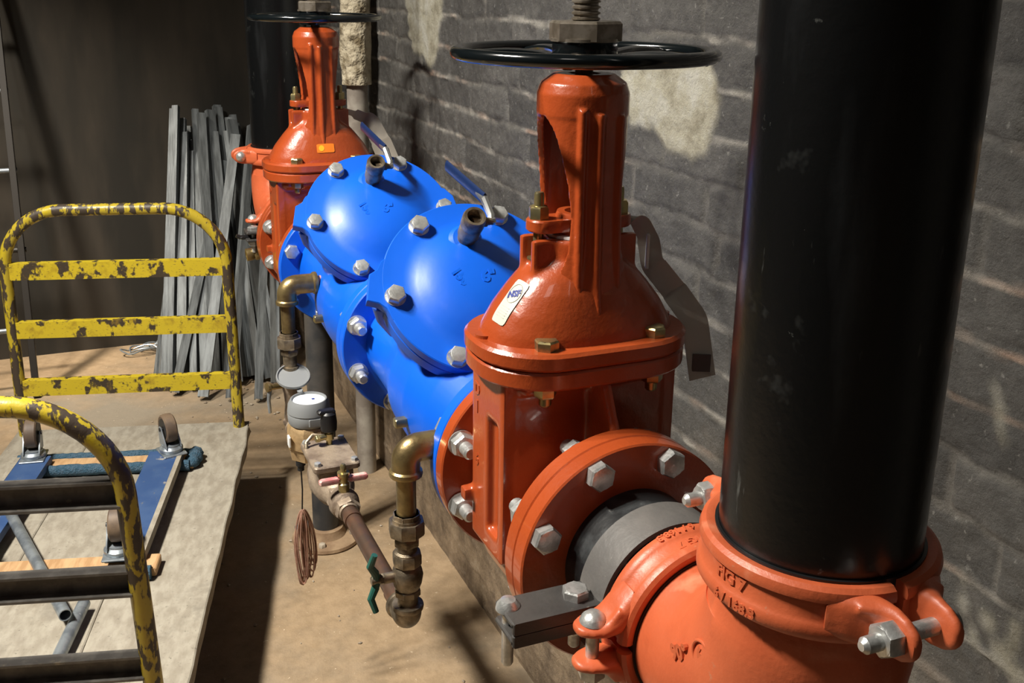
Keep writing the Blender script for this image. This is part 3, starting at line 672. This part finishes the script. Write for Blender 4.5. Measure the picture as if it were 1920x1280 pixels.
# pressure assembly
D = V((0, 1, 0)); zz = -.252; AX = -.170
bv2 = thing('ball_valve', 'bronze ball valve with faded pink handle at the end of the copper pipe', 'valve', (AX, .64, zz))
revolve('valve_body', [(.0165, 0), (.0185, .003), (.0185, .02), (.0255, .026), (.028, .040), (.0255, .055), (.0205, .066)], (0, 0, 0), (0, 1, 0), 'bronze', bv2, hexes=[(.004, .040, .018, 6), (.056, .046, .016, 6)])
g = G(); g.lathe([(.010, .0), (.010, .018), (.0075, .020), (.0075, .034), (.011, .034), (.011, .040), (.0055, .041), (.0055, .052), (.003, .056)], (0, .038, .022), (0, 0, 1), 20); mk('valve_stem', g, 'yzinc', bv2)
for s in (-1, 1):
    g = G(); g.box((s*.026, .038, .048), (.036, .012, .010), b=.003); mk('handle_wing', g, 'pink', bv2)
t = thing('check_assembly', 'bronze check body with a flat bolted cover between pink valve and water meter', 'valve', (AX, .78, zz))
fu = G(); fu.lathe([(.020, -.085), (.026, -.07), (.036, -.04), (.042, 0), (.036, .04), (.026, .07), (.020, .09)], ax=(0, 1, 0), seg=40); fu.box((0, 0, .028), (.066, .100, .03), b=.004)
mk('body', None, 'bronze', t, 35, fuse=fu)
g = G(); g.prism(rrect(.043, .062, .008), (0, 0, .044), h=.012, c=.002); mk('cover_plate', g, 'bronze', t)
for x in (-.034, .034):
    for y in (-.050, .050): g = G(); hexhead(g, (x, y, .056), (0, 0, 1), .012, .006); mk('cover_screw', g, 'zinc', t)
bv3 = thing('ball_valve', 'small test valve with a black cap standing on the bronze check cover', 'valve', (AX+.008, .815, zz+.056))
g = G(); g.lathe([(.006, -.002), (.006, .008), (.009, .010), (.009, .022), (.007, .024), (.007, .03)], seg=20); g.lathe([(.006, 0), (.006, .024)], (0, 0, .016), (-1, -.2, 0), 14); hexhead(g, (-.02, -.004, .016), (-1, -.2, 0), .013, .007); mk('valve_body', g, 'yzinc', bv3)
g = G(); g.tube([(-.012, 0, .018), (-.030, .006, .020), (-.044, .0, .010), (-.046, -.008, -.008)], .0038, 8); mk('drain_tube', g, 'brassd', bv3)
g = G(); g.lathe([(.012, .027), (.015, .029), (.016, .045), (.014, .062), (.010, .066), (.0001, .066)], seg=24); g.box((-.004, .0, .066), (.034, .016, .009), b=.004); mk('cap', g, 'blackmatte', bv3)
# water meter
MX, MY = -.160, 1.0
t = thing('water_meter', 'small bronze water meter with grey dial housing and its round lid open', 'water meter', (MX, MY, -.275))
def octring(r, z): return [(r*cos(PI/4*j+.3), r*sin(PI/4*j+.3), z) for j in range(8)]
g = G(); g.loft([octring(.036, -.030), octring(.044, -.026), octring(.046, -.004), octring(.050, .0), octring(.050, .004), octring(.048, .036), octring(.042, .046), octring(.038, .048)])
g.lathe([(.019, -.14), (.019, -.02)], (0, 0, .0), (0, 1, 0), 24); g.lathe([(.019, .02), (.019, .09)], (0, 0, .0), (0, 1, 0), 24); mk('meter_body', g, 'meterbrass', t, 30); g = G(); g.box((-.0475, -.020, .020), (.004, .018, .022), (1, 0, 0), (.0, 1, 0)); mk('tag', g, 'white', t)
g = G(); g.lathe([(.036, .046), (.041, .048), (.043, .052), (.0445, .068), (.043, .072), (.0445, .074), (.0425, .090), (.037, .100), (.0345, .100), (.0335, .094), (.0001, .094)], seg=48); g.box((.008, -.043, .062), (.036, .006, .016)); mk('register', g, 'grey', t)
g = G(); g.lathe([(.0335, .0945), (.0335, .0958), (.0001, .0958)], seg=40); dl = mk('dial', g, 'white', t); g = G(); g.box((.010, .002, .0965), (.006, .006, .001)); mk('dial_mark', g, 'ink', dl)
g = G(); n_ = V((-.05, -.42, .90)).normalized(); o_ = V((-.016, .070, .122)); g.lathe([(.0001, 0), (.034, 0), (.036, .002), (.035, .007), (.0325, .007), (.0315, .0035), (.0001, .0035)], o_, n_, 48); g.tube([(-.008, .040, .097), (-.010, .036, .106)], .006, 10); ld = mk('lid', g, 'grey', t)
g = G(); g.lathe([(.010, 0), (.010, -.008), (.007, -.010), (.007, -.020)], (-.026, -.020, -.028), (0, 0, 1), 16); mk('cable_gland', g, 'blackmatte', t)
g = G(); X0 = V((MX-.026, MY-.020, -.318)); g.tube([X0, X0+V((.001, 0, -.06)), X0+V((0, .002, -.115))], .0016, 8)
wt = thing('wire_coil', 'coil of thin copper wire hanging from the water meter on a thin lead', 'wire', tuple(X0))
g = G(); g.tube([(0, 0, 0), (.001, 0, -.05), (-.001, .002, -.098)], .0016, 8); mk('lead', g, 'blackmatte', wt)
for k in range(14):
    g = G(); pts = []; a0 = rnd.uniform(-.35, .35); hgt_ = rnd.uniform(.066, .092); wd = .007+.007*rnd.random(); ox = -.012+.024*rnd.random(); oy = -.01+.02*rnd.random(); tilt = .03+.16*rnd.random()
    for j in range(26):
        a = 2*PI*j/26; px = wd*sin(a)+.006*a0; dd = 1-cos(a); pts.append((px*cos(a0)+ox*min(dd, 1)+.010*dd*tilt*4, px*sin(a0)+oy*min(dd, 1), -.097-hgt_*dd))
    g.tube(pts, .0017, 6, closed=True); mk('loop', g, 'wire', wt)
# far vertical leg
B2, z2 = riser_trim(1.10, -.112, .040, 'far')
n = G(); n.lathe([(.0145, .004), (.0145, -.028)], (B2, 1.10, z2), (0, 0, 1), 24); n.lathe([(.019, -.024), (.019, -.034)], (B2, 1.10, z2), (0, 0, 1), 24)
tag(mk('pipe_nipple', n, 'brassd', None), 'dark lower nipple of the far bypass leg, above its side valve', 'pipe')
bv4 = thing('ball_valve', 'small dusty brass valve below the far bypass leg, left of the support post', 'valve', (B2, 1.10, z2-.034))
revolve('valve_body', [(.016, .002), (.019, -.01), (.022, -.030), (.017, -.050), (.015, -.075), (.018, -.105), (.015, -.118)], (0, 0, 0), (0, 0, 1), 'bronze', bv4)
g = G(); g.lathe([(.007, 0), (.007, .03), (.010, .032), (.010, .038)], (-.018, -.005, -.030), (-1, -.3, .1), 14); mk('valve_stem', g, 'brass', bv4)
g = G(); g.tube([(-.048, -.014, -.03), (-.052, -.016, -.055), (-.05, -.014, -.085)], [.005, .004, .0035], 8); mk('lever', g, 'galv', bv4)
elbow90('brass_elbow', (B2, 1.10, z2-.148), (B2, 1.10, -.272), (B2+.0, 1.075, -.272), .018, 'bronze', 'dusty brass elbow behind the water meter')
# support post
t = thing('pipe_stand', 'black pipe stand on a round rusty floor flange under the far end of the run', 'stand', (0, 1.612, FZ))
g = G(); g.lathe([(.036, .03), (.036, .735)], seg=48); mk('post', g, 'ironpipe', t)
g = G(); g.lathe([(.036, .004), (.092, .0), (.096, .004), (.094, .012), (.056, .018), (.050, .030), (.048, .040), (.038, .042)], seg=64); fb = mk('floor_flange', g, 'rust', t)
for k in range(4):
    a = PI/4+PI/2*k+.4; g = G(); hexhead(g, (.074*cos(a), .074*sin(a), .014), (0, 0, 1), .018, .010); mk('anchor_bolt', g, 'debris', t)
g = G(); g.lathe([(.0001, .735), (.050, .735), (.055, .742), (.055, .750)], seg=40); mk('saddle', g, 'ironpipe', t)
# drain valve on the far side
t = thing('drain_valve', 'brass drain valve with a black lever left of the far gate valve', 'valve', (-.095, FY-.245, -.050))
g = G(); g.lathe([(.012, 0), (.015, .002), (.015, .014), (.0185, .018), (.0185, .036), (.015, .040), (.017, .044), (.017, .060), (.012, .061), (.010, .06), (.010, .03), (.0001, .03)], (-.0, 0, 0), (-1, 0, -.10), 28); g.lathe([(.006, 0), (.006, .03)], (-.028, 0, .012), (0, 0, 1), 12); mk('valve_body', g, 'brass', t)
g = G(); g.box((-.040, -.004, .044), (.070, .020, .008), b=.004); g.tube([(-.072, -.004, .044), (-.084, -.004, .050)], [.006, .005], 8); mk('lever', g, 'blackmatte', t)

# ------------------------------------------------------------------ sleeves and tags behind the valves
def ribbon(name, pts, wd, m, label, parent=None, th=.0006):
    P = bezarc(pts, .03, 6); g = G(); rs = []
    for i, p_ in enumerate(P):
        a = P[max(i-1, 0)]; b = P[min(i+1, len(P)-1)]; T = (b-a).normalized(); W = V((.90, -.43, 0)); W = (W-T*W.dot(T)).normalized(); Nn = T.cross(W)
        k = i/(len(P)-1); W2 = (W*cos(.35*sin(k*5))+Nn*sin(.35*sin(k*5)))*(.6+.35*k)
        N2 = T.cross(W2); rs.append([p_+W2*wd/2+N2*th, p_-W2*wd/2+N2*th, p_-W2*wd/2-N2*th, p_+W2*wd/2-N2*th])
    g.loft(rs); return tag(mk(name, g, m, parent, 60), label, 'tag' if not parent else None), P
tg, P = ribbon('tag_sleeve', [(.060, .150, .360), (.090, .150, .365), (.108, .150, .335), (.116, .150, .300), (.146, .140, .262), (.170, .125, .225), (.178, .110, .148)], .040, 'plastic_tag', 'translucent tag sleeve hanging over the right side of the near gate valve')
g = G(); g.box((.174, .109, .170), (.024, .002, .024), (.90, -.43, 0), (.43, .90, 0)); mk('printed_square', g, 'greydark', tg)
g = G(); g.box((.108, .150, .318), (.004, .022, .045), (1, -.5, 0), (.5, 1, 0)); mk('white_tag', g, 'white', tg)
ribbon('tag_sleeve', [(.060, 1.54, .345), (.095, 1.54, .335), (.130, 1.53, .320), (.150, 1.50, .270), (.170, 1.48, .210)], .055, 'plastic_tag', 'pale tag sleeve hanging right of the far gate valve')

# stickers on bonnets
o, X, Y, n = sticker(gv, (-.104, -.018, .2885), (-1, -.30, 1.12), (1.12, .1, 1), .026, .058, 'label')
def bon(root): return [q for q in root.children if q.name.startswith('bonnet') and not q.name.startswith('bonnet_')][0]
c0 = V((-.104, -.018, .2885))+n*.0013
g = G(); text_flat(g, 'NSF', .0115, c0+Y*.010, Y*.45+X*.89, Y*.89-X*.45, .0006, .0005); conform(mk('lettering', g, 'ink', o), bon(gv), -n, .0013)
g = G(); g.tube([c0+Y*.011+(X*cos(a)*.0105+Y*sin(a)*.0125) for a in [2*PI*k/28 for k in range(28)]], .0003, 6, closed=True)
for k in range(5): g.box(c0-Y*(.008+.0032*k), (.016, .0007, .0003), X, Y)
conform(mk('small_print', g, 'inkgrey', o), bon(gv), -n, .0013)
o, X, Y, n = sticker(gv2, (-.002, -.0735, .2700), (0, -1, .75), (0, .75, 1), .042, .020, 'orange_label'); o.name = 'plate'
c0 = V((-.002, -.0735, .2700))+n*.0013
g = G(); g.lathe([(.0001, 0), (.0065, 0), (.0065, .0004)], c0-X*.010, n, 20); conform(mk('yellow_mark', g, 'yellow_ink', o), bon(gv2), -n, .0013)

# ------------------------------------------------------------------ platform truck
A_ = .261; CX, CY = -.143, 1.942; ZD = -.616; CW, CL = .664, 1.362
dv = V((sin(A_), cos(A_), 0)); nv = V((-cos(A_), sin(A_), 0))
def P_(s, t, z): return V((CX, CY, 0))+nv*s-dv*t+V((0, 0, z))
M['deck'] = mat('weathered_deck_boards', (.34, .31, .25), (.26, .23, .18), 26, .38, .62, rough=.85, stretch=(2.2, .8, 2), c=(.20, .165, .12), cscale=6, clo=.6, chi=.72, bmp=.6, bscale=25)
specks('deck', 120, .60, .72, (.13, .115, .09)); specks('deck', 7, .55, .75, (.19, .17, .135));
rotc = -A_
truck = thing('platform_truck', 'flat platform truck with worn yellow hoop handles and a weathered board deck', 'cart', (CX, CY, FZ), (0, 0, rotc))
def L_(s, t, z): return V((-s, -t, z-FZ))
nb = 3
for k in range(nb):
    g = G(); w_ = CW/nb; s0 = w_*k; s1 = w_*(k+1)-.0015
    rs = []
    for q in range(41):
        tt = CL*q/40; e0 = .002*noise.noise(V((tt*9, k*3.1, 0)))*(3 if k == 0 else .3); zt = ZD+.0016*noise.noise(V((tt*7, k, 2)))
        rs.append([L_(s0+e0+(.012 if k == 0 and q in (0, 40) else 0), tt, zt-.002), L_(s0+e0+.003, tt, zt), L_(s1-.002, tt, zt), L_(s1, tt, zt-.002), L_(s1, tt, ZD-.034), L_(s0+e0, tt, ZD-.034)])
    g.loft(rs); mk('deck_board', g, 'deck', truck, 30)
g = G()
for s in (.05, CW-.05): g.box(L_(s, CL/2, ZD-.055), (.04, CL-.06, .042))
for tt in (.12, CL/2, CL-.12): g.box(L_(CW/2, tt, ZD-.055), (CW-.08, .04, .040))
mk('under_frame', g, 'frame_dark', truck)
for s in (.09, CW-.09):
    for tt in (.16, CL-.16):
        c_ = L_(s, tt, FZ+.064)
        g = G(); g.box(c_+V((0, 0, .108)), (.09, .11, .008)); 
        for sx in (-1, 1): g.box(c_+V((sx*.026, .012, .050)), (.006, .045, .115))
        cs = mk('caster', g, 'galv', truck); g = G(); g.lathe([(.020, -.020), (.058, -.020), (.064, -.014), (.064, .014), (.058, .020), (.020, .020)], c_, (1, 0, 0), 40); mk('wheel', g, 'wheel', cs)
def hoop(tb, sgn, lean, label):
    HT = .044; e = .030
    def H(s, z): return L_(s, tb+sgn*lean*(z-ZD), z)
    t_ = G(); path = bezarc([H(e, ZD-.03), H(e+.006, HT-(.012 if sgn > 0 else 0)), H(CW-e-.006, HT-(.012 if sgn > 0 else 0)), H(CW-e, ZD-.03)], .165, 12)
    # denser along the straight runs so the paint wear reads
    t_.tube(path, .0165, 24); h_ = mk('hoop_handle', t_, 'yellow_tube', truck); tag(h_, label)
    for z in (-.126, -.296, -.470):
        g = G(); n_ = 20; rs = []
        # channel: web toward the deck, open side outward
        web = sgn*.0
        for q in range(2):
            s = e+.012 if q == 0 else CW-e-.012
            y0_, y1_ = tb+sgn*lean*(z-ZD), 0
            o_ = -sgn
            prof = [(0, .0235), (.024, .0235), (.024, .019), (.005, .019), (.005, -.019), (.024, -.019), (.024, -.0235), (0, -.0235)]
            rs.append([L_(s, y0_+(sgn*(-.011)+sgn*yy), z+zz_) for yy, zz_ in prof])
        g.loft(rs); mk('cross_bar', g, 'yellow' if sgn < 0 else 'frame_dark', h_, 20)
hoop(.03, -1, -.009, 'far hoop handle with worn yellow crossbars')
hoop(CL-.03, 1, .115, 'near hoop handle, dark open channel bars')

# ------------------------------------------------------------------ upturned dolly on the deck
DZ = ZD+.001
base = P_(.119, .235, DZ); dr = rotc-.007
dolly = thing('furniture_dolly', 'upturned wooden dolly with blue boards and carpet strips lying on the truck deck', 'dolly', base, (0, 0, dr))
def Lc(u_, v_, z): return V((-u_, -v_, z))
for u_ in (.075, .415):
    g = G(); g.box(Lc(u_, .307, .033), (.086, .53, .020), b=.002); mk('side_board', g, 'bluewood', dolly)
    g = G(); g.box(Lc(u_+(-.040 if u_ < .2 else .040), .307, .033), (.012, .52, .022)); mk('board_edge', g, 'deck', dolly.children[-1])
for v_ in (.045, .572):
    g = G(); g.box(Lc(.235, v_, .0125), (.47, .062, .019), b=.002); bd = mk('end_board', g, 'rawwood', dolly)
    for s in (-1, 1):
        if v_ > .3 and s < 0: continue
        rs = []
        for q in range(41):
            xx = .01+.46*q/40; nn = noise.noise(V((xx*60, v_*9, s))); n2 = noise.noise(V((xx*140, v_*19, s+4)))
            c_ = Lc(xx, v_+s*.036, .016); a_ = .014+.003*nn; b_ = .015+.003*n2
            rs.append([c_+V((0, s*-a_*cos(b), b_*sin(b)+.0015*nn)) for b in [2*PI*j/12 for j in range(12)]])
        g = G(); g.loft(rs); mk('carpet_strip', g, 'carpet', bd, 60)
for v_ in (.015,):    # torn carpet lumps at the right corners
    rs = []
    for q in range(21):
        tt = q/20; c_ = Lc(.004+.004*sin(tt*20), v_-.030+.10*tt, .018); R_ = .018*(sin(PI*tt)**.5+.12)
        rs.append([c_+V(((R_+.004*noise.noise(V((q*1.1, j*1.3, v_))))*cos(2*PI*j/14), 0, (R_+.004*noise.noise(V((q*1.7, j, 3))))*sin(2*PI*j/14))) for j in range(14)])
    g = G(); g.loft(rs); mk('carpet_corner', g, 'carpet', dolly, 60)
for (u_, v_, rz) in ((.060, .050, .5), (.415, .050, .1), (.085, .565, .05), (.415, .565, -.6)):
    c_ = Lc(u_, v_, .045); g = G(); X = V((cos(rz), sin(rz), 0)); Y = V((-sin(rz), cos(rz), 0))
    g.box(c_, (.062, .076, .005), X, Y); g.lathe([(.030, .003), (.031, .006), (.031, .012), (.024, .018), (.024, .022)], c_, (0, 0, 1), 28)
    for s in (-1, 1):
        rs = []
        for (h_, yo, hw_) in ((.018, .0, .026), (.030, .004, .024), (.048, .012, .017), (.060, .016, .012), (.068, .016, .007)):
            rs.append([c_+X*s*.020+X*s*dx+Y*(yo+dy*hw_)+V((0, 0, h_)) for dx, dy in ((-.0015, -1), (.0015, -1), (.0015, 1), (-.0015, 1))])
        g.loft(rs)
    cs = mk('caster', g, 'galv', dolly, 30)
    g = G(); wc = c_+Y*.014+V((0, 0, .062)); g.lathe([(.010, -.014), (.030, -.014), (.034, -.0155), (.0385, -.012), (.0395, 0), (.0385, .012), (.034, .0155), (.030, .014), (.010, .014)], wc, X, 36); wh = mk('wheel', g, 'wheel', cs)
    g = G(); g.lathe([(.005, -.024), (.005, .024)], wc, X, 12); g.lathe([(.028, -.0150), (.028, .0150)], wc, X, 28); mk('hub', g, 'blackmatte', wh)

# ------------------------------------------------------------------ conduit offcuts
def hollow(name, a, b, r, m, label, cat, th=.0018):
    a = V(a); b = V(b); ax = b-a; g = G(); L = ax.length; g.lathe([(r-th, 0), (r, 0), (r, L), (r-th, L)], a, ax, 28, closed=True); return tag(mk(name, g, m, None, 35), label, cat)
hollow('conduit_pipe', (-.790, 1.55, ZD+.042), (-.662, 1.005, ZD+.050), .0125, 'galv', 'galvanised conduit offcut lying across the dolly, open end toward the camera', 'pipe')
hollow('conduit_pipe', (-.628, 1.085, ZD+.020), (-.725, .760, ZD+.014), .0130, 'galv', 'galvanised conduit offcut lying flat on the deck under the other one', 'pipe')

# ------------------------------------------------------------------ metal studs leaning on the back wall
r2_ = random.Random(11)
def stud_geo(L, wd):
    g = G(); a = wd; t_ = .0025
    prof = [(-a, -.016), (a, -.016), (a, .016), (a-.007, .016), (a-.007, .016-t_), (a-t_, .016-t_), (a-t_, -.016+t_), (-a+t_, -.016+t_), (-a+t_, .016-t_), (-a+.007, .016-t_), (-a+.007, .016), (-a, .016)]
    g.loft([[(x, y, z) for x, y in prof] for z in (0, L)]); return g
kinds = []
spec = []
for k in range(46):
    lay = k % 4; bx = -.33+.47*k/45; cross = k % 9 == 4
    tx = -.17+.26*k/45+(.16 if cross else 0); by = 3.00-.048*lay-(.20 if cross else 0)+.5*max(0, -bx-.22)
    spec.append((bx, by, tx-bx+r2_.uniform(-.006, .006), r2_.choice((1.03, 1.07, 1.10, 1.0, .97)), lay+(4 if cross else 0)))
where = ['leftmost of the leaning bundle', 'second from the left of the bundle', 'third from the left of the bundle']
for k, (bx, by, lx, L, lay) in enumerate(spec):
    if k < 4: L = (.72, .80, 1.1, 1.12)[k]
    top_y = BY-.035-lay*.038; dy = top_y-by; z_ = math.sqrt(max(L*L-dy*dy-lx*lx, .2)); ax = V((lx, dy, z_)).normalized()
    if not kinds or k < 3: kinds.append((mk('metal_stud', stud_geo(1.0, .021), 'stud', None, 25)))
    o = kinds[0].copy() if k >= 3 else kinds[k]
    if k >= 3: C.objects.link(o)
    o.location = (bx, by, FZ+.016); zax = ax; xa = V((cos(r2_.uniform(-.5, .5)), sin(r2_.uniform(-.6, .6)), 0)); xa = (xa-zax*xa.dot(zax)).normalized(); ya = zax.cross(xa)
    o.rotation_mode = 'QUATERNION'; o.rotation_quaternion = Matrix((xa, ya, zax)).transposed().to_quaternion(); o.scale = (r2_.uniform(.55, .95), r2_.uniform(.6, .9), L)
    tag(o, 'long grey galvanised metal stud leaning in the bundle against the back wall', 'metal stud', 'galvanised studs leaning on the back wall')

# ------------------------------------------------------------------ ladder, old pipe, scrap
t = thing('ladder', 'dark wooden ladder with pale rungs leaning on the back wall at far left', 'ladder', (-.765, 3.02, FZ))
def rail(x): 
    g = G(); a = V((x, 0, 0)); b = V((x-.01, .43, 1.55)); T = (b-a).normalized(); g.box((a+b)/2, (.024, .05, (b-a).length), (1, 0, 0), T.cross(V((1, 0, 0)))*1.0); return g
mk('rail', rail(0), 'ladder', t); mk('rail', rail(-.36), 'ladder', t)
for k in range(5):
    q = .16+.185*k; g = G(); y_, z_ = .43*q*1.0, 1.55*q; g.tube([(-.37-.01*q, y_, z_), (.016-.01*q, y_, z_)], .010, 12); mk('rung', g, 'galv' if k != 1 else 'ladder', t)
t = thing('lagged_pipe', 'old vertical pipe with ragged yellowed lagging beside the right wall', 'pipe', (.222, 1.98, 0))
g = G(); g.lathe([(.030, FZ), (.030, 1.3)], seg=24); mk('pipe', g, 'oldpaint', t)
rs = []
for q in range(46):
    z_ = .365+.9*q/45; rs.append([((.043+.007*noise.noise(V((cos(a)*2, sin(a)*2, z_*14)))+.003*noise.noise(V((cos(a)*6, sin(a)*6, z_*50))))*cos(a), (.043+.007*noise.noise(V((cos(a)*2, sin(a)*2, z_*14))))*sin(a), z_) for a in [2*PI*j/24 for j in range(24)]])
g = G(); g.loft(rs); mk('lagging', g, 'lagging', t, 60)
g = G(); g.box((WX-.012, -.305, .475), (.02, .028, .06), (1, 0, .1), (0, 1, .2)); 
o = mk('broken_brick', g, 'rust', None); tag(o, 'chipped orange brick fragment in the wall at the right edge', 'brick')
g = G()
for k in range(5):
    pts = [(-.377+.075*cos(a)*(1-.1*k)+.03*k, 3.36+.03*sin(a)+.012*k, FZ+.012+.02*abs(sin(a*1.5+k))) for a in [2*PI*j/20 for j in range(20)]]; g.tube(pts, .0035, 6, closed=True)
tag(mk('scrap_wire', g, 'galv', None), 'small tangle of scrap wire on the floor before the back wall', 'wire')
g = G(); r3_ = random.Random(5)
for k in range(150):
    x, y = r3_.uniform(-.45, .22), r3_.uniform(.5, 3.4)
    if k > 100: x, y = r3_.uniform(-.2, .2), r3_.uniform(2.3, 3.1)
    s = r3_.uniform(.0025, .0075); g.add([(x+s*dx*r3_.uniform(.6, 1.4), y+s*dy*r3_.uniform(.6, 1.4), FZ+s*.5+s*dz*.6) for dx, dy, dz in ((1, 0, 0), (-1, 0, 0), (0, 1, 0), (0, -1, 0), (0, 0, 1), (0, 0, -1))], [(0, 2, 4), (2, 1, 4), (1, 3, 4), (3, 0, 4), (2, 0, 5), (1, 2, 5), (3, 1, 5), (0, 3, 5)])
o = mk('rubble', g, 'debris', None, 0); tag(o, 'crumbs of pale grit scattered over the dusty floor', 'grit', kind='stuff')
g = G(); g.lathe([(.010, 0), (.013, .002), (.013, .038), (.010, .040)], (-.075, 1.66, FZ+.014), (1, .25, .15), 20); tag(mk('pipe_offcut', g, 'galv', None), 'short grey pipe offcut on the floor behind the wire coil', 'pipe')
